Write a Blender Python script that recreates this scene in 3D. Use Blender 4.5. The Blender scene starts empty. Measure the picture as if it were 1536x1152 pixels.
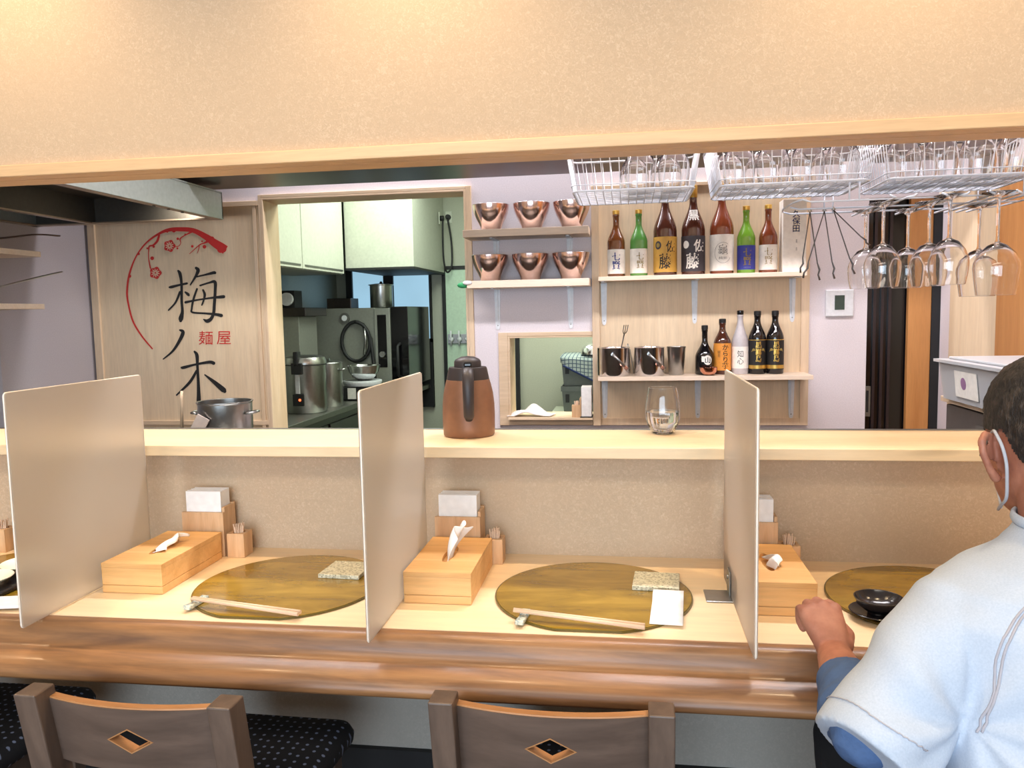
import bpy, bmesh, math, random
from mathutils import Vector, Matrix, noise
from mathutils.bvhtree import BVHTree
random.seed(7)
PI = math.pi
SC = bpy.context.scene
COL = SC.collection
R = math.radians

# ------------------------------------------------------------------ materials
def newmat(name):
    m = bpy.data.materials.new(name); m.use_nodes = True
    nt = m.node_tree; b = nt.nodes['Principled BSDF']
    return m, nt, b
def setp(b, **k):
    names = dict(base='Base Color', metal='Metallic', rough='Roughness', ior='IOR', trans='Transmission Weight',
                 coat='Coat Weight', coatr='Coat Roughness', spec='Specular IOR Level', emit='Emission Color', es='Emission Strength', alpha='Alpha', sub='Subsurface Weight', aniso='Anisotropic', sheen='Sheen Weight')
    for a, v in k.items():
        s = b.inputs[names[a]]
        s.default_value = (*v, 1) if isinstance(v, tuple) and len(v) == 3 else v
def c255(r, g, b):
    f = lambda v: ((v/255+.055)/1.055)**2.4 if v > 10 else v/255/12.92
    return (f(r), f(g), f(b))
def bump(nt, b, src, strength, dist=.002):
    n = nt.nodes.new('ShaderNodeBump'); n.inputs['Strength'].default_value = strength; n.inputs['Distance'].default_value = dist
    nt.links.new(src, n.inputs['Height']); nt.links.new(n.outputs[0], b.inputs['Normal'])
def coords(nt, scale=(1, 1, 1), out='Object'):
    t = nt.nodes.new('ShaderNodeTexCoord'); mp = nt.nodes.new('ShaderNodeMapping')
    mp.inputs['Scale'].default_value = scale; nt.links.new(t.outputs[out], mp.inputs[0]); return mp.outputs[0]
def ramp(nt, src, stops):
    r = nt.nodes.new('ShaderNodeValToRGB'); el = r.color_ramp.elements
    while len(el) < len(stops): el.new(.5)
    for e, (p, c) in zip(el, stops): e.position = p; e.color = (*c, 1)
    nt.links.new(src, r.inputs[0]); return r.outputs[0]
def noise_tex(nt, vec, scale, detail=3, rough=.5, dist=0):
    n = nt.nodes.new('ShaderNodeTexNoise'); n.inputs['Scale'].default_value = scale; n.inputs['Detail'].default_value = detail
    n.inputs['Roughness'].default_value = rough; n.inputs['Distortion'].default_value = dist
    nt.links.new(vec, n.inputs['Vector']); return n.outputs['Fac']
def mixc(nt, a, b, f, mode='MIX'):
    m = nt.nodes.new('ShaderNodeMix'); m.data_type = 'RGBA'; m.blend_type = mode
    for i, v in ((6, a), (7, b)):
        if isinstance(v, tuple): m.inputs[i].default_value = (*v, 1)
        else: nt.links.new(v, m.inputs[i])
    if isinstance(f, float): m.inputs[0].default_value = f
    else: nt.links.new(f, m.inputs[0])
    return m.outputs[2]
def plain(name, c, rough=.5, metal=0., bmp=0, bscale=60, **k):
    m, nt, b = newmat(name); setp(b, rough=rough, metal=metal, **k)
    v = coords(nt); n = noise_tex(nt, v, bscale, 3)
    nt.links.new(ramp(nt, n, [(.3, tuple(x*.93 for x in c)), (.7, tuple(min(1, x*1.05) for x in c))]), b.inputs['Base Color'])
    if bmp: bump(nt, b, n, bmp)
    return m
def wood(name, dark, light, axis='X', scale=14, rough=.5, stretch=14, bmp=.05, coat=0., knots=False):
    m, nt, b = newmat(name); setp(b, rough=rough, coat=coat, coatr=.15)
    s = {'X': (1/stretch*2, 1, 1), 'Y': (1, 1/stretch*2, 1), 'Z': (1, 1, 1/stretch*2)}[axis]
    v = coords(nt, s)
    a = noise_tex(nt, v, scale, 4, .55, .6); f = noise_tex(nt, v, scale*9, 3, .6)
    mid = tuple((x+y)/2 for x, y in zip(dark, light))
    c1 = ramp(nt, a, [(.3, dark), (.5, mid), (.68, light)])
    c2 = ramp(nt, f, [(.35, (.86, .86, .86)), (.6, (1, 1, 1))])
    c = mixc(nt, c1, c2, .55, 'MULTIPLY')
    if knots:
        w = noise_tex(nt, coords(nt, (1.2, 6, 6)), 2.2, 1)
        c = mixc(nt, c, tuple(x*.78 for x in dark), ramp(nt, w, [(.74, (0, 0, 0)), (.8, (1, 1, 1))]))
    nt.links.new(c, b.inputs['Base Color']); bump(nt, b, f, bmp)
    return m
M = {}
def stucco(name, base, spec):
    m, nt, b = newmat(name); setp(b, rough=.85)
    v = coords(nt)
    a = noise_tex(nt, v, 130, 4, .7, 1.2); big = noise_tex(nt, v, 3, 2)
    c = ramp(nt, a, [(.38, tuple(x*.9 for x in base)), (.52, base), (.66, spec)])
    c = mixc(nt, c, tuple(x*.93 for x in base), big)
    nt.links.new(c, b.inputs['Base Color']); bump(nt, b, a, .25, .002)
    return m
M['paper'] = stucco('wallpaper_beige', c255(200, 176, 148), c255(217, 197, 171))
M['paper_shaded'] = stucco('wallpaper_shaded', c255(180, 174, 164), c255(196, 190, 180))  # same beige wallpaper, with the shade under the counter put into its colour
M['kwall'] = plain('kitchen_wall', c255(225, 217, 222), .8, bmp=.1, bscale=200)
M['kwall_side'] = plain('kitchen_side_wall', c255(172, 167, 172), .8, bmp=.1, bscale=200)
M['green_wall'] = plain('sage_wall', c255(188, 191, 174), .75, bmp=.08, bscale=160)
M['ceil'] = plain('ceiling_white', c255(235, 230, 222), .9)
M['floor'] = wood('floor_boards', c255(80, 62, 50), c255(110, 88, 70), 'X', 6, .5)
M['ledge'] = wood('ledge_pine', c255(232, 204, 162), c255(240, 216, 178), 'X', 9, .42, 16, .03, knots=True)
M['top'] = wood('maple_top', c255(238, 208, 166), c255(248, 224, 186), 'X', 8, .38, 18, .02)
M['trimw'] = wood('header_pine', c255(214, 178, 136), c255(228, 194, 150), 'X', 20, .45, 26, .03)
M['nose'] = wood('walnut_front', c255(106, 74, 50), c255(160, 114, 72), 'X', 42, .4, 22, .06, coat=.1)
M['panelw'] = wood('panel_pale', c255(222, 196, 162), c255(234, 211, 178), 'Z', 16, .55, 26, .03)
M['framew'] = wood('frame_pale', c255(214, 186, 152), c255(230, 205, 175), 'Z', 18, .5, 20, .03)
M['framewx'] = wood('frame_pale_x', c255(214, 186, 152), c255(230, 205, 175), 'X', 18, .5, 20, .03)
M['shelfw'] = wood('shelf_pale', c255(232, 208, 182), c255(242, 224, 204), 'X', 14, .5, 20, .03)
M['orangew'] = wood('door_cedar', c255(190, 128, 70), c255(206, 146, 86), 'Z', 22, .5, 26, .03)
M['boxw'] = wood('box_cedar', c255(214, 160, 96), c255(232, 184, 122), 'X', 30, .45, 24, .03)
M['holdw'] = wood('holder_wood', c255(206, 160, 116), c255(226, 188, 146), 'Z', 40, .5, 20, .03)
M['chairw'] = wood('chair_stained', c255(84, 70, 62), c255(108, 91, 80), 'Z', 26, .42, 18, .05)
M['chairwx'] = wood('chair_stained_x', c255(84, 70, 62), c255(106, 89, 79), 'X', 26, .42, 18, .05)
M['chairedge'] = wood('chair_raw_edge', c255(160, 112, 70), c255(188, 138, 92), 'X', 30, .45)
M['bamboo'] = wood('chopstick_wood', c255(228, 192, 160), c255(242, 212, 184), 'X', 60, .5)
M['steel'] = plain('steel_brushed', c255(178, 178, 176), .28, 1.)
M['steel_dull'] = plain('steel_dull', c255(140, 140, 134), .42, 1.)
M['steel_dark'] = plain('steel_dark', c255(92, 86, 84), .3, 1.)
M['steel_soft'] = plain('steel_satin', c255(158, 160, 150), .4, .55)
M['soffit'] = plain('soffit_dark_steel', c255(84, 74, 76), .32, .8)
M['steel_shiny'] = plain('steel_polished', c255(222, 222, 226), .16, 1.)
M['hoodin'] = plain('hood_inside', c255(96, 92, 86), .45, .6)
M['hoodrim'] = plain('hood_rim', c255(166, 148, 130), .4, .7)
M['hoodside'] = plain('hood_side', c255(176, 186, 184), .4, .5)
M['copper'] = plain('rose_copper', c255(234, 206, 200), .16, 1.)
M['copper2'] = plain('copper_bright', c255(226, 160, 134), .12, 1.)
M['white'] = plain('white_enamel', c255(222, 224, 228), .35)
M['whitew'] = plain('white_wire', c255(208, 213, 224), .3)
M['cabinet'] = plain('cabinet_white', c255(196, 198, 184), .35)
M['black'] = plain('black_plastic', c255(28, 27, 28), .35)
M['blackm'] = plain('black_matte', c255(24, 24, 26), .6)
M['blackgloss'] = plain('black_gloss', c255(14, 13, 15), .12)
M['grey'] = plain('grey_plastic', c255(96, 102, 98), .55)
M['paperw'] = plain('tissue_paper', c255(250, 248, 246), .9)
M['cloth'] = plain('cloth_white', c255(240, 236, 236), .9, bmp=.3, bscale=90)
M['ceramic'] = plain('ceramic_cream', c255(236, 232, 210), .25)
M['blk_lacquer'] = plain('lacquer_black', c255(34, 32, 36), .18)
M['jug'] = plain('jug_brown', c255(132, 94, 72), .4, .25)
M['jugblack'] = plain('jug_black', c255(48, 42, 44), .45)
M['red'] = plain('emblem_red', c255(206, 46, 42), .6)
M['ink'] = plain('ink_black', c255(26, 24, 24), .6)
M['gold'] = plain('gold_foil', c255(216, 178, 92), .35, .8)
M['lblwhite'] = plain('label_white', c255(244, 240, 232), .6)
M['lblgold'] = plain('label_ochre', c255(204, 158, 70), .6)
M['lblblack'] = plain('label_charcoal', c255(58, 54, 60), .6)
M['lblblue'] = plain('label_blue', c255(48, 56, 150), .5)
M['lblorange'] = plain('label_orange', c255(226, 148, 58), .6)
M['inkblue'] = plain('ink_blue', c255(38, 58, 140), .6)
M['inkolive'] = plain('ink_olive', c255(150, 128, 62), .6)
M['inkgrey'] = plain('ink_grey', c255(120, 116, 112), .6)
M['skin'] = None
M['bluecloth'] = plain('sleeve_blue', c255(70, 98, 142), .85, bmp=.3, bscale=220)
M['pants'] = plain('trousers_black', c255(24, 24, 28), .85)
M['maskw'] = plain('mask_grey', c255(178, 182, 190), .8)
M['green'] = plain('green_tape', c255(52, 158, 98), .6)
M['plug'] = plain('socket_cream', c255(212, 216, 200), .5)
def skinmat():
    m, nt, b = newmat('skin_tan'); setp(b, rough=.55, sub=.08)
    b.inputs['Subsurface Radius'].default_value = (.01, .004, .002)
    v = coords(nt); a = noise_tex(nt, v, 22, 4, .6)
    f = noise_tex(nt, v, 320, 3)
    nt.links.new(ramp(nt, a, [(.3, c255(150, 96, 78)), (.5, c255(172, 114, 92)), (.7, c255(190, 132, 108))]), b.inputs['Base Color'])
    bump(nt, b, f, .25, .001); return m
M['skin'] = skinmat()
def hairmat():
    m, nt, b = newmat('hair_dark'); setp(b, rough=.6)
    v = coords(nt, (1, 1, .35)); a = noise_tex(nt, v, 260, 3, .7); g = noise_tex(nt, coords(nt), 70, 3)
    c = ramp(nt, a, [(.35, c255(12, 10, 10)), (.6, c255(34, 27, 24)), (.78, c255(84, 74, 68))])
    c = mixc(nt, c, c255(92, 78, 68), ramp(nt, g, [(.52, (0, 0, 0)), (.72, (.55, .55, .55))]))
    nt.links.new(c, b.inputs['Base Color']); bump(nt, b, a, .9, .004); return m
M['hair'] = hairmat()
def shirtmat():
    m, nt, b = newmat('tshirt_pale'); setp(b, rough=.9)
    v = coords(nt); f = noise_tex(nt, v, 420, 2)
    nt.links.new(ramp(nt, f, [(.3, c255(176, 190, 208)), (.7, c255(188, 200, 217))]), b.inputs['Base Color']); bump(nt, b, f, .12, .001); return m
M['shirt'] = shirtmat()
M['seam'] = plain('seam_thread', c255(172, 172, 182), .9)
def matgold():
    m, nt, b = newmat('placemat_olive_gold'); setp(b, rough=.25, metal=.2, coat=.5, coatr=.08)
    v = coords(nt, (1, 3.5, 1)); a = noise_tex(nt, v, 5, 5, .6, .8)
    nt.links.new(ramp(nt, a, [(.3, c255(122, 94, 16)), (.5, c255(154, 122, 28)), (.7, c255(180, 146, 50))]), b.inputs['Base Color'])
    return m
M['gmat'] = matgold()
M['gmat_edge'] = plain('placemat_edge', c255(92, 78, 30), .3)
def stonemat():
    m, nt, b = newmat('terrazzo_coaster'); setp(b, rough=.6)
    v = coords(nt); vo = nt.nodes.new('ShaderNodeTexVoronoi'); vo.inputs['Scale'].default_value = 190; nt.links.new(v, vo.inputs['Vector'])
    a = noise_tex(nt, v, 120, 3)
    c = ramp(nt, vo.outputs['Distance'], [(.18, c255(120, 116, 96)), (.3, c255(206, 202, 176)), (.8, c255(226, 222, 200))])
    c = mixc(nt, c, c255(176, 172, 148), ramp(nt, a, [(.5, (0, 0, 0)), (.62, (1, 1, 1))]))
    nt.links.new(c, b.inputs['Base Color']); bump(nt, b, vo.outputs['Distance'], .4, .002); return m
M['stone'] = stonemat()
def restmat():
    m, nt, b = newmat('glazed_rest'); setp(b, rough=.25)
    a = noise_tex(nt, coords(nt), 130, 3)
    nt.links.new(ramp(nt, a, [(.4, c255(112, 140, 150)), (.55, c255(200, 206, 190)), (.7, c255(222, 222, 206))]), b.inputs['Base Color']); return m
M['rest'] = restmat()
def frostmat():
    m, nt, b = newmat('frosted_acrylic'); setp(b, base=c255(255, 250, 243), rough=.33, trans=.85, ior=1.35, spec=.35)
    a = noise_tex(nt, coords(nt), 900, 2); bump(nt, b, a, .08, .0005)
    tr = nt.nodes.new('ShaderNodeBsdfTranslucent'); tr.inputs[0].default_value = (.98, .94, .89, 1)
    mx = nt.nodes.new('ShaderNodeMixShader'); mx.inputs[0].default_value = .36
    nt.links.new(b.outputs[0], mx.inputs[1]); nt.links.new(tr.outputs[0], mx.inputs[2])
    nt.links.new(mx.outputs[0], nt.nodes['Material Output'].inputs['Surface']); return m
M['frost'] = frostmat()
M['acryledge'] = plain('acrylic_edge', c255(250, 240, 226), .3)
def glassmat(name, c, rough=0., ior=1.45):
    m, nt, b = newmat(name); setp(b, base=c, rough=rough, trans=1., ior=ior); return m
M['glass'] = glassmat('clear_glass', (.98, .98, .98))
M['water'] = glassmat('water', (.97, .98, .98), 0, 1.33)
def bottlemat(name, c, t=.35):
    m, nt, b = newmat(name); setp(b, base=c, rough=.06, trans=t, ior=1.5, coat=.4, coatr=.03); return m
M['b_brown'] = bottlemat('bottle_brown', c255(128, 74, 38))
M['b_dbrown'] = bottlemat('bottle_dark_brown', c255(84, 46, 34), .2)
M['b_amber'] = bottlemat('bottle_amber', c255(146, 74, 46))
M['b_green'] = bottlemat('bottle_green', c255(100, 168, 82))
M['b_lime'] = bottlemat('bottle_lime', c255(132, 190, 62))
M['b_black'] = bottlemat('bottle_black', c255(18, 16, 18), 0)
M['b_clear'] = plain('bottle_frosted', c255(196, 190, 192), .35)
M['poly'] = None
def polymat():
    m, nt, b = newmat('translucent_plastic'); setp(b, base=c255(246, 248, 252), rough=.3, trans=.5, ior=1.1); return m
M['poly'] = polymat()
M['sky_pane'] = None
def lit(name, c, s):
    m, nt, b = newmat(name); setp(b, base=(.1, .1, .1), emit=c, es=s, rough=.4)
    a = noise_tex(nt, coords(nt), 1.6, 2)
    nt.links.new(ramp(nt, a, [(.3, tuple(x*.8 for x in c)), (.7, c)]), b.inputs['Emission Color']); return m
M['sky_pane'] = lit('frosted_window_daylight', c255(170, 215, 240), .8)
M['lamp'] = lit('lamp_diffuser', (1, .95, .85), 3)
M['screen'] = plain('lcd_screen', c255(52, 70, 62), .25)
def seatmat():
    m, nt, b = newmat('seat_patterned'); setp(b, rough=.8)
    v = coords(nt); vo = nt.nodes.new('ShaderNodeTexVoronoi'); vo.voronoi_dimensions = '2D'; vo.inputs['Scale'].default_value = 50; vo.inputs['Randomness'].default_value = .25
    nt.links.new(v, vo.inputs['Vector'])
    wn = nt.nodes.new('ShaderNodeTexVoronoi'); wn.inputs['Scale'].default_value = 38; wn.inputs['Randomness'].default_value = .25; nt.links.new(v, wn.inputs['Vector'])
    c = ramp(nt, vo.outputs['Distance'], [(.13, c255(120, 130, 156)), (.19, c255(24, 24, 28))])
    nt.links.new(c, b.inputs['Base Color']); bump(nt, b, noise_tex(nt, v, 400, 2), .3, .001); return m
M['seat'] = seatmat()
def towelmat():
    m, nt, b = newmat('towel_check'); setp(b, rough=.95)
    t = nt.nodes.new('ShaderNodeTexCoord'); br = nt.nodes.new('ShaderNodeTexBrick'); br.offset = 0
    br.inputs['Scale'].default_value = 1; br.inputs['Brick Width'].default_value = .11; br.inputs['Row Height'].default_value = .11
    br.inputs['Mortar Size'].default_value = .012
    br.inputs['Color1'].default_value = (*c255(176, 186, 182), 1); br.inputs['Color2'].default_value = (*c255(160, 172, 170), 1); br.inputs['Mortar'].default_value = (*c255(70, 84, 104), 1)
    nt.links.new(t.outputs['UV'], br.inputs['Vector']); nt.links.new(br.outputs['Color'], b.inputs['Base Color']); return m
M['towel'] = towelmat()
M['towelb'] = plain('towel_border', c255(44, 56, 100), .95)

# ------------------------------------------------------------------ mesh helpers
class MB:
    def __init__(s): s.bm = bmesh.new()
    def box(s, x0, x1, y0, y1, z0, z1, rot=None, bevel=0, mi=0):
        b = bmesh.new(); bmesh.ops.create_cube(b, size=1)
        bmesh.ops.scale(b, vec=(x1-x0, y1-y0, z1-z0), verts=b.verts)
        if bevel: bmesh.ops.bevel(b, geom=b.edges[:], offset=bevel, segments=2, profile=.5, affect='EDGES')
        if rot is not None: bmesh.ops.transform(b, matrix=rot, verts=b.verts)
        bmesh.ops.translate(b, vec=((x0+x1)/2, (y0+y1)/2, (z0+z1)/2), verts=b.verts)
        s.add(b, mi); return s
    def add(s, b, mi=0):
        mp = {}
        for v in b.verts: mp[v] = s.bm.verts.new(v.co)
        for f in b.faces:
            try: nf = s.bm.faces.new([mp[v] for v in f.verts]); nf.material_index = mi or f.material_index; nf.smooth = f.smooth
            except ValueError: pass
        b.free(); return s
    def rings(s, rings, caps=True, closed=True, mi=0, smooth=True):
        R_ = [[s.bm.verts.new(p) for p in r] for r in rings]
        for a, b in zip(R_, R_[1:]):
            n = len(a)
            for i in range(n if closed else n-1):
                j = (i+1) % n
                f = s.bm.faces.new((a[i], a[j], b[j], b[i])); f.smooth = smooth; f.material_index = mi
        if caps:
            for r, rev in ((R_[0], True), (R_[-1], False)):
                f = s.bm.faces.new(r[::-1] if rev else r); f.material_index = mi
        return s
    def tube(s, pts, r, n=8, mi=0, caps=True, flat=None, close=False):
        pts = [Vector(p) for p in pts]; k = len(pts)
        rr = r if isinstance(r, (list, tuple)) else [r]*k
        up = None; rings = []
        for i, p in enumerate(pts):
            if close: d = pts[(i+1) % k]-pts[i-1]
            else: d = pts[min(i+1, k-1)]-pts[max(i-1, 0)]
            d.normalize()
            if up is None:
                up = Vector((0, 0, 1)) if abs(d.z) < .9 else Vector((1, 0, 0))
            up = (up-d*up.dot(d)); up.normalize(); sd = d.cross(up)
            fl = flat or (1, 1)
            rings.append([p+sd*math.cos(2*PI*j/n)*rr[i]*fl[0]+up*math.sin(2*PI*j/n)*rr[i]*fl[1] for j in range(n)])
        if close: rings.append(rings[0]); s.rings(rings, False, mi=mi)
        else: s.rings(rings, caps, mi=mi)
        return s
    def cyl(s, p0, p1, r0, r1=None, n=20, mi=0):
        return s.tube([p0, p1], [r0, r0 if r1 is None else r1], n, mi)
    def lathe(s, prof, c=(0, 0, 0), n=32, mi=0, smooth=True):
        c = Vector(c); rings = []
        if smooth:      # support loops beside every sharp corner keep the shading crisp
            q = [Vector((max(r, 1e-5), z)) for r, z in prof]; out = [q[0]]
            for i in range(1, len(q)-1):
                a, b = q[i-1]-q[i], q[i+1]-q[i]
                if a.length > 1e-6 and b.length > 1e-6 and (-a).angle(b) > R(38):
                    out += [q[i]+a.normalized()*min(.0006, a.length*.3), q[i], q[i]+b.normalized()*min(.0006, b.length*.3)]
                else: out.append(q[i])
            prof = [tuple(v) for v in out]+[tuple(q[-1])]
        for r, z in prof: rings.append([c+Vector((max(r, 1e-5)*math.cos(2*PI*j/n), max(r, 1e-5)*math.sin(2*PI*j/n), z)) for j in range(n)])
        s.rings(rings, True, mi=mi, smooth=smooth); return s
    def prism(s, poly, axis, a, b, mi=0, smooth=False):
        def P(u, v, w): return {'X': (w, u, v), 'Y': (u, w, v), 'Z': (u, v, w)}[axis]
        return s.rings([[P(u, v, a) for u, v in poly], [P(u, v, b) for u, v in poly]], True, mi=mi, smooth=smooth)
    def sphere(s, c, r, n=16, sc=(1, 1, 1), mi=0):
        b = bmesh.new(); bmesh.ops.create_uvsphere(b, u_segments=n, v_segments=max(6, n//2), radius=r)
        for f in b.faces: f.smooth = True
        bmesh.ops.scale(b, vec=sc, verts=b.verts); bmesh.ops.translate(b, vec=c, verts=b.verts); s.add(b, mi); return s
    def xf(s, m): bmesh.ops.transform(s.bm, matrix=m, verts=s.bm.verts); return s
    def build(s, name, mats, parent=None, at=None, bevel=0, autos=True, sub=0):
        bmesh.ops.recalc_face_normals(s.bm, faces=s.bm.faces)
        if at is not None: bmesh.ops.translate(s.bm, vec=-Vector(at), verts=s.bm.verts)
        me = bpy.data.meshes.new(name); s.bm.to_mesh(me); s.bm.free()
        if not isinstance(mats, (list, tuple)): mats = [mats]
        for m in mats: me.materials.append(m)
        o = bpy.data.objects.new(name, me); COL.objects.link(o)
        if at is not None: o.location = at
        if parent: o.parent = parent
        if bevel:
            md = o.modifiers.new('b', 'BEVEL'); md.width = bevel; md.segments = 2; md.limit_method = 'ANGLE'; md.angle_limit = R(35)
        if sub:
            md = o.modifiers.new('s', 'SUBSURF'); md.levels = sub; md.render_levels = sub
        return o
def tag(o, label=None, cat=None, group=None, kind=None):
    if label: o['label'] = label
    if cat: o['category'] = cat
    if group: o['group'] = group
    if kind: o['kind'] = kind
    return o
def thing(name, label, cat, loc=(0, 0, 0), rz=0, group=None):
    o = bpy.data.objects.new(name, None); COL.objects.link(o); o.location = loc; o.rotation_euler = (0, 0, rz); o.empty_display_size = .05
    return tag(o, label, cat, group)
def struct(o): o['kind'] = 'structure'; return o
def kids(o): return [c for c in bpy.data.objects if c.parent == o]
def dup(root, loc=None, rz=None, label=None, group=None, parent=None, scale=None):
    c = root.copy(); COL.objects.link(c); c.parent = parent
    for ch in kids(root): dup(ch, parent=c)
    if loc is not None: c.location = loc
    if rz is not None: c.rotation_euler = (0, 0, rz)
    if scale is not None: c.scale = scale
    if label: c['label'] = label
    if group: c['group'] = group
    return c
def evalmesh(o):
    dg = bpy.context.evaluated_depsgraph_get(); dg.update()
    return bpy.data.meshes.new_from_object(o.evaluated_get(dg))
_tc = {}
def textmesh(s, heavy=0.):
    k = (s, heavy)
    if k not in _tc:
        cu = bpy.data.curves.new('lettering', 'FONT'); cu.body = s; cu.size = 1; cu.align_x = 'CENTER'; cu.align_y = 'CENTER'
        cu.resolution_u = 2; cu.offset = heavy; cu.fill_mode = 'FRONT'
        cu.space_line = .95
        o = bpy.data.objects.new('lettering', cu); COL.objects.link(o)
        me = evalmesh(o); bpy.data.objects.remove(o)
        xs = [v.co.x for v in me.vertices]; ys = [v.co.y for v in me.vertices]
        cx, cy = (min(xs)+max(xs))/2, (min(ys)+max(ys))/2
        for v in me.vertices: v.co.x -= cx; v.co.y -= cy
        _tc[k] = (me, max(xs)-min(xs), max(ys)-min(ys))
    return _tc[k]
def text_on(s, mat, fn, w=None, h=None, parent=None, heavy=0., name='lettering'):
    """fn maps (u, v) metres on the surface to a 3D point"""
    src, tw, th = textmesh(s); me = src.copy()
    sx = w/tw if w else h/th; sy = h/th if h else sx
    if heavy:       # brush weight: the same strokes laid side by side
        b = bmesh.new(); q = heavy*.9*min(tw, th*.6)
        for dx, dy in ((0, 0), (q, 0), (-q, 0), (0, q), (0, -q), (q*.7, q*.7), (-q*.7, -q*.7)):
            k0 = len(b.verts); b.from_mesh(me); b.verts.ensure_lookup_table()
            for v in b.verts[k0:]: v.co.x += dx; v.co.y += dy
        b.to_mesh(me); b.free()
    for v in me.vertices: v.co = fn(v.co.x*sx, v.co.y*sy)
    me.materials.clear(); me.materials.append(mat)
    o = bpy.data.objects.new(name, me); COL.objects.link(o)
    if parent: o.parent = parent
    return o
# ------------------------------------------------------------------ the setting
def wallbox(name, boxes, mat):
    m = MB()
    for b in boxes: m.box(*b)
    return struct(m.build(name, mat))
wallbox('floor', [(-3.3, 2.3, -3.2, 7.0, -.1, 0)], M['floor'])
wallbox('ceiling', [(-3.3, 2.3, -3.2, 7.0, 2.5, 2.6)], M['ceil'])
wallbox('wall_left', [(-3.3, -3.2, -3.2, 1.77, 0, 2.5)], M['paper'])
wallbox('wall_right', [(1.9, 2.0, -3.2, 1.77, 0, 2.5)], M['paper'])
# rear wall of the dining room with a wide shop window
wallbox('wall_rear', [(-3.2, 1.9, -3.2, -3.1, 0, .5), (-3.2, 1.9, -3.2, -3.1, 2.3, 2.5), (-3.2, -2.8, -3.2, -3.1, .5, 2.3), (1.5, 1.9, -3.2, -3.1, .5, 2.3), (-.7, -.6, -3.2, -3.1, .5, 2.3)], M['paper'])
wallbox('wall_counter', [(-3.2, 1.9, 1.77, 1.87, 0, .66)], M['paper_shaded'])
wallbox('wall_counter_back', [(-3.2, 1.9, 1.77, 1.87, .66, .984)], M['paper'])
wallbox('wall_header', [(-3.2, 1.9, 1.712, 1.81, 1.662, 2.5)], M['paper'])
m = MB(); m.box(-3.2, 1.9, 1.698, 1.712, 1.641, 1.668, bevel=.002); m.box(-3.2, 1.9, 1.712, 1.745, 1.641, 1.662); m.box(-3.2, 1.9, 1.745, 1.752, 1.645, 1.662); m.box(-3.2, 1.9, 1.752, 1.818, 1.641, 1.662)
struct(m.build('trim_1', M['trimw']))
wallbox('baseboard_counter', [(-3.2, 1.9, 1.755, 1.77, 0, .25)], M['blackm'])
# kitchen
YB = 3.76
wallbox('wall_kitchen_back', [(-2.75, -1.785, YB, 3.9, 0, 2.5), (-1.785, -.755, YB, 3.9, 1.886, 2.5), (-.755, -.566, YB, 3.9, 0, 2.5),
        (-.566, -.161, YB, 3.9, 0, .785), (-.566, -.161, YB, 3.9, 1.184, 2.5), (-.161, 1.073, YB, 3.9, 0, 2.5), (1.073, 1.385, YB, 3.9, 1.774, 2.5)], M['kwall'])
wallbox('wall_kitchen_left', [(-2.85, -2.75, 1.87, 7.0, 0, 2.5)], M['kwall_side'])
m = MB(); m.box(-2.75, -2.735, 1.87, 3.11, 0, 2.5); struct(m.build('trim_5', plain('steel_blue_lining', c255(160, 164, 178), .5)))
wallbox('wall_kitchen_right', [(1.385, 1.5, 1.87, 3.9, 0, 2.5)], M['kwall'])
wallbox('wall_back_room_right', [(.6, .7, 3.9, 7.0, 0, 2.5)], M['green_wall'])
wallbox('wall_back_room', [(-2.75, 2.3, 6.62, 6.72, 0, 2.5)], M['green_wall'])
wallbox('wall_partition', [(-.70, .6, 5.0, 5.1, 0, 2.5)], M['green_wall'])
wallbox('wall_store_room', [(.7, 2.3, 4.5, 4.6, 0, 2.5)], M['blackm'])
m = MB(); m.box(-.705, -.68, 4.97, 5.0, 0, 2.5); struct(m.build('trim_6', M['blackm']))
# door opening frame between the kitchens
m = MB(); m.box(-1.80, -1.785, 3.735, YB, 0, 1.902); m.box(-1.79, -1.775, 3.735, 3.91, 0, 1.886); m.box(-.765, -.750, 3.735, 3.91, 0, 1.886)
m.box(-.755, -.728, 3.735, YB, 0, 1.902)
struct(m.build('trim_2', M['framew'], bevel=.002))
m = MB(); m.box(-1.785, -.755, 3.735, YB, 1.886, 1.902); m.box(-1.775, -.765, 3.735, 3.91, 1.876, 1.886); struct(m.build('trim_3', M['framewx'], bevel=.002))
# pass-through window frame
m = MB(); m.box(-.611, -.566, 3.735, YB, .755, 1.203); m.box(-.566, -.556, 3.735, 3.91, .785, 1.184); m.box(-.566, -.161, 3.735, YB, 1.184, 1.203)
m.box(-.556, -.161, 3.737, 3.91, 1.176, 1.184); m.box(-.566, -.161, 3.736, YB, .757, .785); m.box(-.566, -.161, 3.70, 3.93, .785, .797)
struct(m.build('window_1', M['framewx'], bevel=.002))
# right wall cladding, seen at a slant
wallbox('trim_7', [(1.372, 1.385, 3.19, 3.63, 0, 1.765)], M['panelw'])
wallbox('trim_8', [(1.368, 1.385, 1.87, 3.19, 0, 1.765)], M['orangew'])
wallbox('trim_9', [(1.355, 1.385, 1.87, 3.735, 1.765, 1.79)], plain('cream_rail', c255(226, 214, 190), .5))
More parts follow.
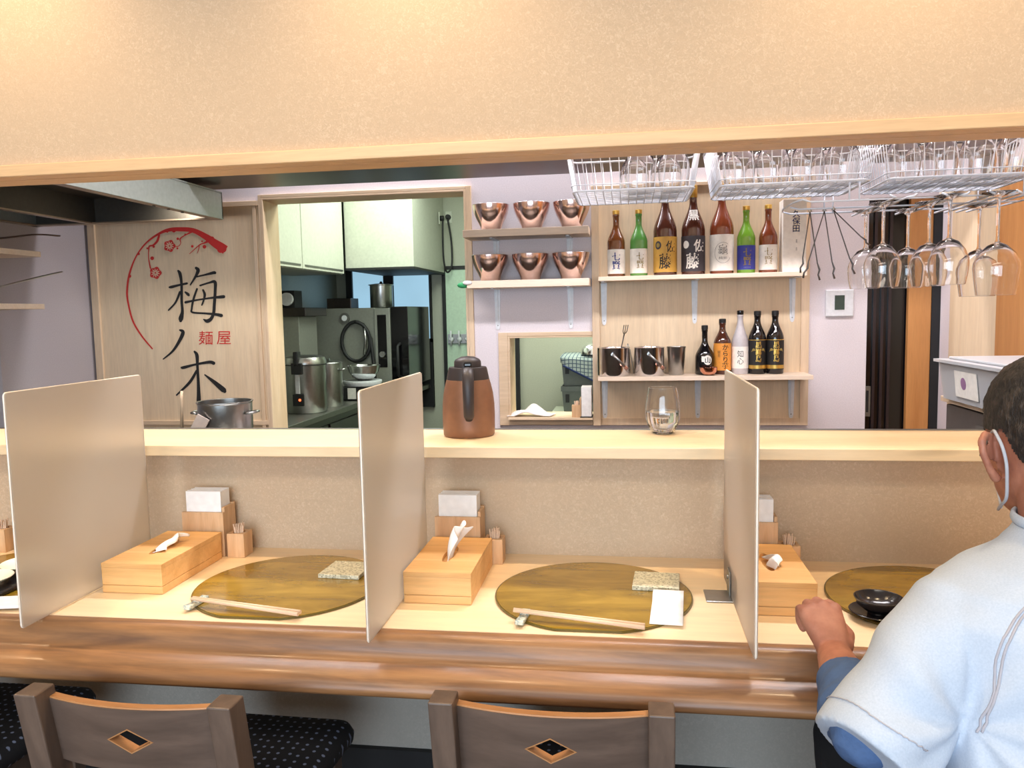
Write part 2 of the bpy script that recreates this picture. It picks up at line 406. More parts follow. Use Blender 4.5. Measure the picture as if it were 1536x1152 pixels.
# dark sliding door and cedar panel in the right opening
t = thing('sliding_door', 'black sliding door with a steel pull plate right of the bottle shelves', 'door', (1.155, 3.83, 0))
MB().box(-.082, .10, -.02, .02, 0, 1.774).build('door_panel', M['blackgloss'], t)
m = MB()
for x in (-.082, -.045, -.012, .02): m.box(x, x+.012, -.034, -.02, 0, 1.774)
m.build('door_stile', plain('dark_bronze', c255(54, 44, 46), .35, .4), t)
h = MB().box(-.078, -.05, -.038, -.034, .79, .93, bevel=.001).build('pull_plate', M['steel_dull'], t)
MB().box(-.069, -.059, -.040, -.038, .81, .91).build('recess', M['blackm'], h)
tag(MB().box(1.252, 1.348, 3.77, 3.80, 0, 1.774, bevel=.002).build('cedar_panel', M['orangew'], at=(1.3, 3.78, 0)), 'tall cedar door leaf standing beside the black sliding door', 'door')
wallbox('trim_10', [(1.348, 1.385, 3.765, 3.9, 0, 1.774)], M['blackm'])

# ------------------------------------------------------------------ dining counter
t = thing('dining_counter', 'long dining counter with pale top and rounded walnut front edge', 'counter', (0, 1.5, 0))
MB().box(-3.2, 1.9, -.18, .27, .70, .74).build('worktop', M['top'], t)
nose = [(.0, .739), (-.18, .739), (-.19, .7402), (-.20, .7402), (-.208, .737), (-.215, .728), (-.219, .715), (-.2225, .705), (-.232, .6995), (-.248, .697), (-.262, .692), (-.273, .684), (-.279, .673), (-.279, .665), (-.274, .659), (-.262, .655), (-.20, .654), (0, .66)]
nose = [p for p in nose if p[0] <= -.18] + [(-.18, .66)]
nose = [p for i, p in enumerate(nose) if p != (-.18, .739) or i == 0]
m = MB(); m.rings([[(x, y, z) for y, z in nose] for x in [-3.2+i*.3 for i in range(18)]], True, smooth=True)
f = m.build('front_edge', M['nose'], t); 
for p in f.data.polygons:
    if len(p.vertices) > 4: p.use_smooth = False
md = f.modifiers.new('e', 'EDGE_SPLIT'); md.split_angle = R(50)
for x in (-2.2, -.44, 1.35):
    MB().prism([(.27, .70), (.27, .40), (.24, .40), (-.05, .68), (-.05, .70)], 'X', x-.02, x+.02).build('bracket', M['blackm'], t)
t = thing('pass_ledge', 'raised pine serving ledge running along the back of the dining counter', 'shelf', (0, 1.66, .984))
MB().box(-3.2, 1.9, 0, .255, .002, .026, bevel=.0015).build('board', M['ledge'], t)
MB().box(-3.2, 1.9, .256, .272, -.03, .027).build('metal_edge', M['steel_dull'], t)

# dividers
def divider(x, label):
    t = thing('counter_divider', label, 'screen', (x, 1.45, .7405), group='frosted screens between the seats')
    m = MB(); w = .003
    def rr(y0, y1, z0, z1, r=.006, n=5):
        pts = []
        for cx, cy, a in ((y1-r, z0+r, -90), (y1-r, z1-r, 0), (y0+r, z1-r, 90), (y0+r, z0+r, 180)):
            for k in range(n): pts.append((cx+r*math.cos(R(a+90*k/(n-1))), cy+r*math.sin(R(a+90*k/(n-1)))))
        return pts
    m.prism(rr(-.205, .19, .004, .434), 'X', -w, w)
    m.build('panel', M['frost'], t)
    m = MB(); pts = [(0, y, z) for y, z in rr(-.2055, .1905, .0035, .4345)]
    m.tube(pts, .0016, 6, close=True); m.build('edge', M['acryledge'], t)
    for y in (.08,):
        b = MB().box(-.052, .0, y-.032, y+.032, 0, .0025, bevel=.001).build('bracket', M['steel'], t)
        m = MB(); m.box(-.0062, -.0035, y-.004, y+.03, .0025, .05, bevel=.0008); m.cyl((-.0095, y+.012, .036), (.004, y+.012, .036), .004, n=12)
        m.build('clamp', M['steel_dull'], b)
    return t
divider(-1.095, 'leftmost frosted screen, left of the tissue box nearest the shop sign')
divider(-.439, 'middle frosted screen, left of the jug on the ledge')
divider(.199, 'right frosted screen nearest the seated man, its steel foot showing')

# ------------------------------------------------------------------ table settings
def circ(r, flat, n=72):
    a0 = math.acos(flat/r)
    return [(r*math.sin(a), -r*math.cos(a)) for a in [a0+(2*PI-2*a0)*k/n for k in range(n+1)]]
def placemat():
    t = thing('placemat', '', 'placemat', group='olive gold half-moon placemats')
    pl = circ(.193, .184)
    m = MB().prism(pl, 'Z', 0, .0035); m.build('base', M['gmat_edge'], t)
    pl2 = circ(.1905, .1815); m = MB().prism(pl2, 'Z', .0035, .0042); m.build('surface', M['gmat'], t)
    return t
pm = placemat(); pm.location = (-.07, 1.518, .7405); pm['label'] = 'olive gold placemat between the middle and right frosted screens'
dup(pm, (-.70, 1.518, .7405), label='olive gold placemat between the left and middle frosted screens')
dup(pm, (.572, 1.548, .7405), label='olive gold placemat in front of the seated man')
dup(pm, (-1.345, 1.518, .7405), label='olive gold placemat at the far left under the dishes')

def tissue_box(x, label, style):
    t = thing('tissue_box', label, 'tissue box', (x, 1.562, .7405), group='wooden tissue boxes')
    W, D, H = .067, .12, .062
    m = MB(); m.box(-W, W, -D, D, 0, .016, bevel=.0012); m.box(-W, W, -D, D, .0165, H-.009, bevel=.0012); m.build('case', M['boxw'], t)
    # lid with an oval slot
    m = MB(); n = 40
    def ring(rx, ry, z): return [(rx*math.cos(2*PI*k/n), ry*math.sin(2*PI*k/n), z) for k in range(n)]
    def sq(z):
        o = []
        for k in range(n):
            a = 2*PI*k/n; c, s = math.cos(a), math.sin(a); q = 1/max(abs(c)/W, abs(s)/D); o.append((c*q, s*q, z))
        for cx, cy in ((W, D), (-W, D), (-W, -D), (W, -D)):
            i = min(range(n), key=lambda i: (o[i][0]-cx)**2+(o[i][1]-cy)**2); o[i] = (cx, cy, z)
        return o
    m.rings([ring(.012, .055, H-.0085), ring(.012, .055, H), sq(H), sq(H-.0088), ring(.012, .055, H-.0085)], False, smooth=False)
    m.build('lid', M['boxw'], t)
    MB().box(-.05, .05, -.1, .1, H-.012, H-.010).build('slot_paper', M['paperw'], t)  # flat white paper sheet lying just below the lid slot
    m = MB(); rows = []
    random.seed(style)
    n, k = 15, 10
    for j in range(k):
        v = j/(k-1); row = []
        for i in range(n):
            u = i/(n-1)*2-1
            if style == 2:   # upright tuft, leaning back to the right
                x_ = .007*math.sin(u*6+v*2)*(.4+v)+.024*v*v+.010*u*v; y_ = u*(.040-.012*v)+.016*v; z_ = v*(.074-.022*abs(u)**1.5)+.006*math.sin(u*8)*v
            elif style == 1:  # long fold lying along the lid
                x_ = .007*math.sin(u*6+v*3)*(1-v*.2)+.012*v; y_ = u*.044+.014*v; z_ = .010+.036*math.sin(v*2.4)*(1-.5*u*u)*(.55+.45*(u+1)/2)-.006*v
                x_ += .022*math.sin(v*2.2)-.006
            else:
                x_ = .006*math.sin(u*5+v*3)+.020*v; y_ = u*.042-.004*v; z_ = .008+.030*math.sin(v*2.5)*(1-.6*u*u)*(.65-.35*u)
            row.append((x_, y_-.002, H-.010+max(0, z_)))
        rows.append(row)
    m.rings(rows, False, closed=False)
    o = m.build('tissue', M['paperw'], t)
    md = o.modifiers.new('s', 'SOLIDIFY'); md.thickness = .0012
    md = o.modifiers.new('ss', 'SUBSURF'); md.levels = md.render_levels = 1
    return t
tissue_box(-1.008, 'wooden tissue box right of the leftmost frosted screen', 1)
tissue_box(-.366, 'wooden tissue box with an upright tuft, right of the middle frosted screen', 2)
tissue_box(.270, 'wooden tissue box right of the right frosted screen, beside the man\'s hand', 3)

def napkin_holder():
    t = thing('napkin_holder', '', 'napkin holder', group='wooden napkin holders')
    m = MB(); m.box(-.052, .052, -.022, -.014, 0, .105, bevel=.001); m.box(-.052, .052, .03, .038, 0, .118, bevel=.001)
    m.box(-.052, -.045, -.014, .03, 0, .100, bevel=.001); m.box(.045, .052, -.014, .03, 0, .116, bevel=.001); m.box(-.045, .045, -.014, .03, 0, .006)
    m.build('case', M['holdw'], t)
    m = MB()
    random.seed(3)
    for i in range(15):
        y = -.013+i*.0028; m.box(-.0435+random.uniform(-.0008, .0008), .0435, y, y+.0024, .007, .153+random.uniform(-.0006, .001))
    m.build('napkin_stack', M['paperw'], t)
    return t
def pick_holder():
    t = thing('toothpick_holder', '', 'toothpick holder', group='wooden toothpick holders')
    m = MB(); n = 24; w = .021
    def sq(z, q):
        o = []
        for k in range(n):
            a = 2*PI*k/n; c, s = math.cos(a), math.sin(a); d = q/max(abs(c), abs(s)); o.append((c*d, s*d, z))
        return o
    def ci(z, r): return [(r*math.cos(2*PI*k/n), r*math.sin(2*PI*k/n), z) for k in range(n)]
    m.rings([ci(.012, .0145), ci(.056, .0145), sq(.056, w), sq(0, w)], True, smooth=False)
    m.build('block', M['holdw'], t)
    m = MB(); random.seed(5)
    for i in range(26):
        a = random.uniform(0, 2*PI); r = .011*math.sqrt(random.random()); b = .0145*math.sqrt(random.random())
        m.cyl((r*math.cos(a)*.6, r*math.sin(a)*.6, .013), (b*math.cos(a), b*math.sin(a), .074+random.uniform(-.003, .003)), .0011, n=6)
    m.build('toothpicks', M['bamboo'], t)['kind'] = 'stuff'
    return t
nh = napkin_holder(); nh.location = (-.379, 1.715, .7405); nh['label'] = 'wooden napkin holder behind the tissue box with the upright tuft'
dup(nh, (-.992, 1.715, .7405), label='wooden napkin holder behind the tissue box nearest the shop sign')
dup(nh, (.262, 1.715, .7405), label='wooden napkin holder behind the tissue box beside the man')
ph = pick_holder(); ph.location = (-.298, 1.71, .7405); ph['label'] = 'toothpick holder behind the tissue box with the upright tuft'
dup(ph, (-.910, 1.71, .7405), label='toothpick holder behind the tissue box nearest the shop sign')
dup(ph, (.338, 1.71, .7405), label='toothpick holder behind the tissue box beside the man')
dup(ph, (-1.525, 1.70, .7405), label='toothpick holder at the far left edge of the counter')

def chopsticks(x, y, where):
    for k, (d, a) in enumerate(((0, -8.6), (.0085, -9.6))):
        o = MB().tube([(-.118, 0, 0), (.120, 0, 0)], [.0030, .0040], 8).build('chopstick', M['bamboo'])
        tag(o, 'pale wooden chopstick, %s of the pair, %s' % (('far one', 'near one')[k], where), 'chopstick', 'chopsticks laid on the placemats')
        o.location = (x, y-d, .7565); o.rotation_euler = (0, R(1.6), R(a))
def rest(x, y, where):
    m = MB(); m.rings([[(px, -.022, pz) for px, pz in sh] for sh in ()], False) if False else None
    prof = [(-.030, 0), (.030, 0), (.030, .0090), (.016, .0078), (0, .0065), (-.016, .0078), (-.030, .0090)]
    o = MB().prism(prof, 'X', -.008, .008).build('chopstick_rest', M['rest']); o.location = (x, y, .7448); o.rotation_euler = (0, 0, R(-6))
    md = o.modifiers.new('b', 'BEVEL'); md.width = .002; md.segments = 3
    tag(o, 'speckled glazed chopstick rest '+where, 'chopstick rest', 'glazed chopstick rests')
wA = 'on the placemat between left and middle screens'; wB = 'on the placemat between middle and right screens'
rest(-.834, 1.384, wA); rest(-.190, 1.372, wB)
chopsticks(-.722, 1.364, wA); chopsticks(-.091, 1.362, wB)
def coaster(x, y, rz, where):
    o = MB().box(-.046, .046, -.046, .046, 0, .009, bevel=.0015).build('stone_coaster', M['stone']); o.location = (x, y, .7448); o.rotation_euler = (0, 0, R(rz))
    tag(o, 'speckled stone coaster '+where, 'coaster', 'speckled stone coasters')
coaster(-.606, 1.598, -3, 'partly behind the middle frosted screen'); coaster(.056, 1.582, -4, 'beside the white paper slip')
o = MB(); rows = []
for j in range(12):
    v = j/11; rows.append([(-.029+.058*i/3+.004*v, -.075+.15*v, .0006+(.010 if v > .72 else 0)*min(1, (v-.72)/.1 if v > .72 else 0)+.0015*math.sin(v*5)) for i in range(4)])
o.rings(rows, False, closed=False); o = o.build('paper_slip', M['paperw']); o.location = (.069, 1.443, .7449); o.rotation_euler = (0, 0, R(-3))
md = o.modifiers.new('s', 'SOLIDIFY'); md.thickness = .0012; md.offset = 1
tag(o, 'white folded paper slip on the placemat in front of the stone coaster', 'paper slip')
# man's setting: dark bowl and saucer
prof_b = [(.018, .004), (.024, .006), (.036, .016), (.042, .029), (.0405, .029), (.034, .017), (.02, .010), (0, .009)]
o = MB().lathe([(0, .0)]+[(.018, 0)]+prof_b, n=40).build('soup_bowl', M['blk_lacquer']); o.location = (.443, 1.447, .7505)
tag(o, 'small black bowl stacked on a black saucer beside the man\'s hand', 'bowl')
o = MB().lathe([(0, 0), (.02, 0), (.03, .002), (.05, .010), (.048, .0112), (.028, .005), (0, .0055)], n=40).build('saucer', M['blk_lacquer']); o.location = (.443, 1.447, .7449)
tag(o, 'black saucer under the small black bowl by the man\'s hand', 'saucer')
# far left setting
t = tag(MB().box(-.17, .17, -.11, .11, 0, .010, bevel=.003).build('serving_tray', M['blk_lacquer'], at=(0, 0, 0)), 'black lacquer tray at the far left edge under two cream dishes', 'tray')
t.location = (-1.43, 1.455, .7448)
dish = [(0, 0), (.018, 0), (.02, .004), (.044, .013), (.05, .018), (.049, .0195), (.042, .016), (.02, .007), (0, .0065)]
o = MB().lathe(dish, n=36).build('dish', M['ceramic']); o.location = (-1.322, 1.42, .7549); tag(o, 'nearer of the two cream dishes on the black tray', 'dish', 'cream dishes')
dup(o, (-1.315, 1.52, .7549), label='farther of the two cream dishes on the black tray')
o = MB().box(-.05, .05, -.03, .03, 0, .006, bevel=.002).build('hand_towel', M['cloth']); o.location = (-1.225, 1.352, .7448); o.rotation_euler = (0, 0, R(12)); tag(o, 'folded white hand towel in front of the black tray', 'towel')

# jug on the ledge
LZ = 1.0105
t = thing('thermal_jug', 'brown thermal jug with black lid and handle standing on the ledge', 'jug', (-.374, 1.828, LZ), R(11.6)); t.scale = (1.04, 1.04, 1.06)
s = .0595/39.6
body = [(0, 0), (.056, 0), (.0585, .003), (.0595, .02), (.0598, .045), (.0592, .07), (.0565, .095), (.052, .115), (.0487, .126), (0, .126)]
MB().lathe(body, n=48).build('body', M['jug'], t)
MB().lathe([(0, .126), (.0484, .126), (.0478, .131), (.044, .150), (.0425, .1535), (0, .1535)], n=48).build('collar', M['jugblack'], t)
lid = MB().lathe([(0, .152), (.031, .152), (.0305, .166), (.027, .171), (.015, .1765), (0, .178)], n=40).build('lid', M['jugblack'], t)
MB().box(-.009, .009, -.046, -.022, .156, .166, bevel=.003).build('push_button', M['blackgloss'], lid)
m = MB(); m.tube([(0, -.040, .150), (0, -.062, .149), (0, -.078, .138), (0, -.083, .11), (0, -.082, .08), (0, -.078, .052), (0, -.073, .042)], [.0105, .0125, .013, .0125, .012, .0115, .007], 14, flat=(1, .62))
m.build('handle', M['jugblack'], t)
MB().tube([(0, .036, .14), (0, .055, .150)], [.014, .010], 10).build('spout', M['jugblack'], t)

# stemless glass with water on the ledge
def glass_shape(H=.108, r0=.022, rm=.0405, rt=.0325, th=.0013):
    out = [(0, 0), (r0, 0), (r0+.003, .002), (.034*rm/.0405, .018), (.0392*rm/.0405, .034), (rm, .047), (.0397*rm/.0405, .065), (.0365*rm/.0405, .088), (rt, H)]
    inn = [(rt-th, H), (.0365*rm/.0405-th, .088), (.0397*rm/.0405-th, .065), (rm-th, .047), (.0392*rm/.0405-th, .034), (.034*rm/.0405-th, .019), (r0, .006), (0, .005)]
    return out, inn
out, inn = glass_shape()
t = thing('water_glass', 'stemless water glass, about half full, standing on the ledge', 'glass', (.082, 1.862, LZ))
MB().lathe(out+inn, n=48).build('glass_body', M['glass'], t)
wi = [(0, .0052), (.0218, .0062), (.0325, .019), (.0377, .034), (.0390, .047), (.0389, .052), (0, .052)]
MB().lathe(wi, n=48).build('water', M['water'], t)
# ------------------------------------------------------------------ chairs
def chair(name='dining_chair'):
    t = thing(name, '', 'chair', group='dark wooden chairs at the counter')
    W = .1825; th = .019
    for s in (-1, 1):
        m = MB(); x = s*(W-th)
        rings = []
        for y, z in ((-.02, 0), (.045, .42), (.04, .50), (.0, .72)):
            rings.append([(x-th, y-.022, z), (x+th, y-.022, z), (x+th, y+.022, z), (x-th, y+.022, z)])
        m.rings(rings, True, smooth=False); m.build('back_post', M['chairw'], t, bevel=.0025)
    def yc(x, z): return .02-(z-.62)*.18 - .020*(1-(x/(W-2*th))**2) + .003
    def rail(z0, z1, hole, name):
        m = MB(); N = 40; X = W-2*th+.002; front, back = {}, {}
        hw, hh, zc = .0395, .0225, (z0+z1)/2
        cols = sorted(set([-X+2*X*i/N for i in range(N+1)]+([-hw, 0, hw] if hole else [])))
        T = .018
        strips = []
        for low in (0, 1):
            rings = []
            for x in cols:
                h = max(0, hh*(1-abs(x)/hw)) if hole else 0
                a, b = (z0, zc-h) if low == 0 else (zc+h, z1)
                rings.append([(x, yc(x, a), a), (x, yc(x, a)+T, a), (x, yc(x, b)+T, b), (x, yc(x, b), b)])
            strips.append(rings)
            m.rings(rings, True, smooth=False)
        o = m.build(name, [M['chairwx']], t)
        if hole:
            m = MB()   # raw edges: cap strip on top and the diamond reveal
            m.rings([[(x, yc(x, z1)+.001, z1+.0002), (x, yc(x, z1)+T-.001, z1+.0002), (x, yc(x, z1)+T-.002, z1+.0022), (x, yc(x, z1)+.002, z1+.0022)] for x in cols], True, smooth=False)
            m.build('top_edge', M['chairedge'], o)
            m = MB(); P = [(-hw, zc), (0, zc-hh), (hw, zc), (0, zc+hh)]
            q = .91
            for (x0, a0), (x1, a1) in zip(P, P[1:]+P[:1]):
                i0 = (x0*q, zc+(a0-zc)*q); i1 = (x1*q, zc+(a1-zc)*q)
                r0 = [(x0, yc(x0, a0)-.0008, a0), (x0, yc(x0, a0)+T+.0008, a0), (i0[0], yc(x0, a0)+T+.0008, i0[1]), (i0[0], yc(x0, a0)-.0008, i0[1])]
                r1 = [(x1, yc(x1, a1)-.0008, a1), (x1, yc(x1, a1)+T+.0008, a1), (i1[0], yc(x1, a1)+T+.0008, i1[1]), (i1[0], yc(x1, a1)-.0008, i1[1])]
                m.rings([r0, r1], True, smooth=False)
            m.build('diamond_cutout', M['chairedge'], o)
        return o
    rail(.588, .702, True, 'top_rail'); rail(.515, .548, False, 'lower_rail')
    m = MB(); pts = []
    for cx, cy, a in ((.165, .41, 0), (-.165, .41, 90), (-.15, .09, 180), (.15, .09, 270)):
        for k in range(6): pts.append((cx+.035*math.cos(R(a+18*k)), cy+.035*math.sin(R(a+18*k))))
    def sc(f, z): return [(x*f, .24+(y-.24)*f, z) for x, y in pts]
    m.rings([sc(.96, .415), sc(1, .425), sc(1.01, .44), sc(.98, .455), sc(.9, .4635), sc(.6, .468), sc(.2, .469)], True)
    m.build('seat', M['seat'], t)
    m = MB(); m.box(-.165, .165, .07, .09, .36, .412); m.box(-.165, .165, .39, .41, .36, .412); m.box(-.165, -.145, .07, .41, .36, .412); m.box(.145, .165, .07, .41, .36, .412)
    m.build('apron', M['chairw'], t)
    for s in (-1, 1):
        m = MB(); x = s*.157; m.rings([[(x-a, .395-a, z), (x+a, .395-a, z), (x+a, .395+a, z), (x-a, .395+a, z)] for a, z in ((.013, 0), (.018, .414))], True, smooth=False)
        m.build('front_leg', M['chairw'], t)
    for s in (-1, 1): MB().box(s*.157-.008, s*.157+.008, .02, .39, .18, .205).build('stretcher', M['chairw'], t)
    return t
c0 = chair(); c0.location = (-.772, 1.075, 0); c0.rotation_euler = (0, 0, R(-1)); c0['label'] = 'dark wooden chair with diamond cut-out left of the other cut-out back'
dup(c0, (-.117, 1.12, 0), R(-.5), label='dark wooden chair with diamond cut-out, below the middle placemats, between left chair and man')
dup(c0, (-1.41, 1.15, 0), R(0), label='chair at the far left edge, only its dark patterned seat in view')
dup(c0, (.60, .78, 0), R(4), label='wooden chair the man in the pale shirt is sitting on')

# ------------------------------------------------------------------ sign panel
t = thing('sign_panel', 'pale wood wall panel with painted black characters and red plum branch', 'sign', (-2.25, 3.745, .75))
def L(x, y, z): return (x+2.25, y-3.745, z-.75)
def lbox(m, x0, x1, y0, y1, z0, z1, o): return m.box(x0-o[0], x1-o[0], y0-o[1], y1-o[1], z0-o[2], z1-o[2])
O = (-2.25, 3.745, .75)
m = MB(); lbox(m, -2.70, -1.80, 3.747, 3.76, .0, 1.86, O); m.build('board', M['panelw'], t)
m = MB(); lbox(m, -2.735, -2.695, 3.735, 3.76, .0, 1.875, O); lbox(m, -1.835, -1.815, 3.738, 3.76, .0, 1.86, O); m.build('upright', M['framew'], t, bevel=.002)
for z0, z1 in ((.755, .778), (1.85, 1.875)): lbox(MBL := MB(), -2.70, -1.80, 3.735, 3.76, z0, z1, O); MBL.build('rail', M['framewx'], t, bevel=.002)
CX = (-2.551758607987162, 0.000938253923347622, -6.317198002699958e-05, 2.2626374066568068e-08)
CZ = (1.844446663589082, -3.525691140691247e-05, -0.0008914155564491769, 2.939331510279304e-08)
def S(u, v, y=-.0006):   # sheet coordinates of the lettering design -> panel surface
    return Vector((CX[0]+CX[1]*u+CX[2]*v+CX[3]*u*v-O[0], y, CZ[0]+CZ[1]*u+CZ[2]*v+CZ[3]*u*v-O[2]))
def smooth_path(p, n=6):
    out = []
    for i in range(len(p)-1):
        p0, p1, p2, p3 = p[max(0, i-1)], p[i], p[i+1], p[min(len(p)-1, i+2)]
        for k in range(n):
            s = k/n; out.append(tuple(.5*((2*b)+(-a+c)*s+(2*a-5*b+4*c-d)*s*s+(-a+3*b-3*c+d)*s**3) for a, b, c, d in zip(p0, p1, p2, p3)))
    out.append(tuple(p[-1])); return out
_yo = [0]; WK = [1.25]
def stroke(m, pts, n=5, y=None, ecap=1.):
    p = [(a, b, c*WK[0]) for a, b, c in smooth_path(pts, n)]; _yo[0] += 1
    yy = (-.0008-.00001*(_yo[0] % 40)) if y is None else y
    Lr, Rr = [], []
    for i, (u, v, w) in enumerate(p):
        a, b = p[max(0, i-1)], p[min(len(p)-1, i+1)]; d = math.hypot(b[0]-a[0], b[1]-a[1]) or 1
        nx, ny = -(b[1]-a[1])/d*w/2, (b[0]-a[0])/d*w/2
        Lr.append((u+nx, v+ny)); Rr.append((u-nx, v-ny))
    # rounded ends
    def cap(c, w, a0):
        return [(c[0]+w/2*math.cos(a0+PI*k/6), c[1]+w/2*math.sin(a0+PI*k/6)) for k in range(1, 6)]
    e = p[-1]; f = p[-2]; ae = math.atan2(e[1]-f[1], e[0]-f[0]); s0 = p[0]; s1 = p[1]; a1 = math.atan2(s1[1]-s0[1], s1[0]-s0[0])
    vs = [m.bm.verts.new(S(*q, yy)) for q in Lr]; vr = [m.bm.verts.new(S(*q, yy)) for q in Rr]
    for i in range(len(vs)-1): m.bm.faces.new((vs[i], vs[i+1], vr[i+1], vr[i]))
    c1 = [m.bm.verts.new(S(*q, yy)) for q in [(e[0]+(a-e[0])*ecap+(b-e[1])*0, e[1]+(b-e[1])*ecap) if ecap == 1. else (e[0]+math.cos(ae+PI/2)*((a-e[0])*math.cos(ae+PI/2)+(b-e[1])*math.sin(ae+PI/2)), e[1]+math.sin(ae+PI/2)*((a-e[0])*math.cos(ae+PI/2)+(b-e[1])*math.sin(ae+PI/2))) for a, b in cap(e, e[2], ae-PI/2)]]; m.bm.faces.new([vr[-1]]+c1+[vs[-1]])
    c0_ = [m.bm.verts.new(S(*q, yy)) for q in cap(s0, s0[2], a1+PI/2)]; m.bm.faces.new([vs[0]]+c0_+[vr[0]])
def blob(m, u, v, r, n=12, y=None, f=None):
    _yo[0] += 1; yy = (-.0008-.00001*(_yo[0] % 40)) if y is None else y
    m.bm.faces.new([m.bm.verts.new(S(u+(f(2*PI*k/n) if f else r)*math.cos(2*PI*k/n), v+(f(2*PI*k/n) if f else r)*math.sin(2*PI*k/n), yy)) for k in range(n)])
chars = {'character_plum': [
 [(292, 422, 9), (305, 420, 13), (345, 410, 10), (392, 400, 10)], [(342, 328, 9), (352, 345, 15), (361, 400, 12), (362, 500, 12), (366, 560, 14), (358, 600, 22), (356, 614, 14)],
 [(352, 450, 11), (326, 510, 9), (286, 553, 7)], [(383, 450, 8), (398, 462, 14), (403, 468, 10)], [(445, 312, 12), (456, 325, 17), (445, 355, 12), (412, 408, 6)],
 [(448, 362, 7), (500, 350, 9), (545, 339, 14), (553, 340, 12)], [(468, 412, 8), (520, 396, 9), (552, 392, 15), (554, 440, 13), (549, 520, 14), (545, 570, 14), (530, 603, 15), (508, 616, 17), (488, 606, 5)],
 [(450, 432, 9), (430, 490, 10), (420, 545, 9), (425, 566, 9), (500, 572, 9), (560, 578, 13), (588, 584, 16)], [(385, 508, 12), (450, 495, 8), (530, 483, 9), (580, 478, 14), (602, 476, 15)],
 [(485, 438, 9), (494, 462, 12), (490, 490, 9), (478, 524, 7)]],
 'character_no': [[(352, 668, 8), (370, 682, 17), (345, 738, 14), (308, 792, 10), (256, 836, 6)]],
 'character_tree': [[(362, 886, 10), (375, 885, 14), (440, 868, 10), (520, 854, 14), (545, 860, 16)], [(436, 793, 9), (450, 815, 16), (453, 880, 12), (458, 980, 14), (460, 1050, 18), (460, 1078, 20)],
 [(448, 905, 11), (408, 972, 13), (333, 1047, 7)], [(495, 928, 6), (545, 968, 17), (598, 1014, 24), (608, 1025, 16)]]}
for nm, st in chars.items():
    m = MB()
    for q in st: stroke(m, q)
    m.build(nm, M['ink'], t)
WK[0] = 1.0
m = MB()
stroke(m, [(192, 776, 7), (130, 702, 9), (78, 615, 10), (50, 510, 10), (44, 440, 11), (58, 345, 11), (98, 245, 8), (158, 168, 9), (230, 118, 13), (290, 96, 20), (360, 93, 24), (430, 100, 26), (500, 135, 34), (550, 170, 44), (584, 192, 50), (612, 210, 50)], 6, y=-.0007, ecap=0.)
D = lambda u, v, w=None: (u*.45, v*.45+38.4) + ((w*.45,) if w else ())
for q in ([(515, 195, 26), (490, 270, 30), (435, 322, 22), (388, 335, 20), (378, 400, 12), (380, 500, 12), (402, 610, 18)],
          [(970, 135, 30), (850, 195, 14), (785, 240, 16), (793, 290, 9), (772, 328, 9), (725, 340, 9)],
          [(1190, 240, 60), (1100, 290, 20), (1030, 320, 14), (905, 430, 7)], [(1030, 320, 9), (1020, 375, 9), (1005, 420, 5)]): stroke(m, [D(*a) for a in q], 5)
for u, v, r in ((425, 485, 24), (445, 340, 15), (362, 360, 13), (755, 240, 17), (750, 360, 13), (850, 185, 11), (1095, 340, 24), (940, 335, 17), (1065, 272, 11), (250, 430, 16), (133, 712, 20), (705, 138, 24), (620, 150, 14), (1235, 315, 40), (1300, 375, 44), (1330, 370, 44)):
    blob(m, u*.45, v*.45+38.4, r*.45)
for u, v, R_ in ((650, 330, 76), (468, 670, 78)): blob(m, u*.45, v*.45+38.4, 1, 50, f=lambda a, R_=R_: R_*.45*(.93+.10*math.cos(5*a)))
m.build('plum_branch_emblem', M['red'], t)
for u, v, R_ in ((650, 330, 76), (468, 670, 78)):
    m = MB()
    for k in range(10):
        a = 2*PI*k/10+.2; c, s_ = math.cos(a), math.sin(a)
        stroke(m, [D(u+c*14, v+s_*14, 8), D(u+c*34, v+s_*34, 13), D(u+c*54, v+s_*54, 6)], 3, y=-.0014)
    m.build('blossom_petals', M['panelw'], t)
for s_, u, v in (('麺', 500, 713), ('屋', 603, 713)):
    text_on(s_, M['red'], lambda a, b, u=u, v=v: S(u+a*1000, v-b*1000), w=.080, parent=t, name='small_red_character')

# ------------------------------------------------------------------ hood and soffit
t = thing('exhaust_hood', 'large steel exhaust hood hanging over the cooking area at upper left', 'hood', (-2.27, 2.85, 1.745))
x0, x1, y0, y1, H = -.47, .465, -.75, .545, .118
m = MB(); m.box(x1-.004, x1, y0, y1, 0, H); m.box(x0, x1, y1-.004, y1, 0, H); m.box(x0, x1, y0, y0+.004, 0, H); m.box(x0, x0+.004, y0, y1, 0, H); m.box(x0, x1, y0, y1, H, H+.004)
m.build('shell', M['hoodside'], t)
m = MB(); m.box(x1-.035, x1-.004, y0, y1, -.002, .004); m.box(x0, x1-.035, y1-.05, y1-.004, -.002, .004); m.box(-.18, -.15, y0, y1-.05, -.002, .004); m.box(x0, x0+.03, y0, y1, -.002, .004)
m.build('rim', M['hoodrim'], t)
m = MB(); m.box(x1-.008, x1-.005, y0+.01, y1-.01, .005, H-.002); m.box(x0, x1, y1-.008, y1-.005, .005, H-.002); m.box(x0, x1, y0, y1, H-.004, H-.002); m.box(-.168, -.162, y0, y1-.01, .005, H)
m.build('lining', M['hoodin'], t)
m = MB(); m.cyl((.30, .42, .075), (.30, .42, .10), .03, .03, 20); m.build('lamp', M['steel_dull'], t)
for k in range(3): MB().cyl((x1-.02, y1-.30-.1*k, -.006), (x1-.02, y1-.30-.1*k, -.001), .006, n=12).build('bolt', M['hoodin'], t)
wallbox('beam_soffit', [(-2.75, 1.385, 3.08, 3.45, 1.888, 2.5)], M['soffit'])
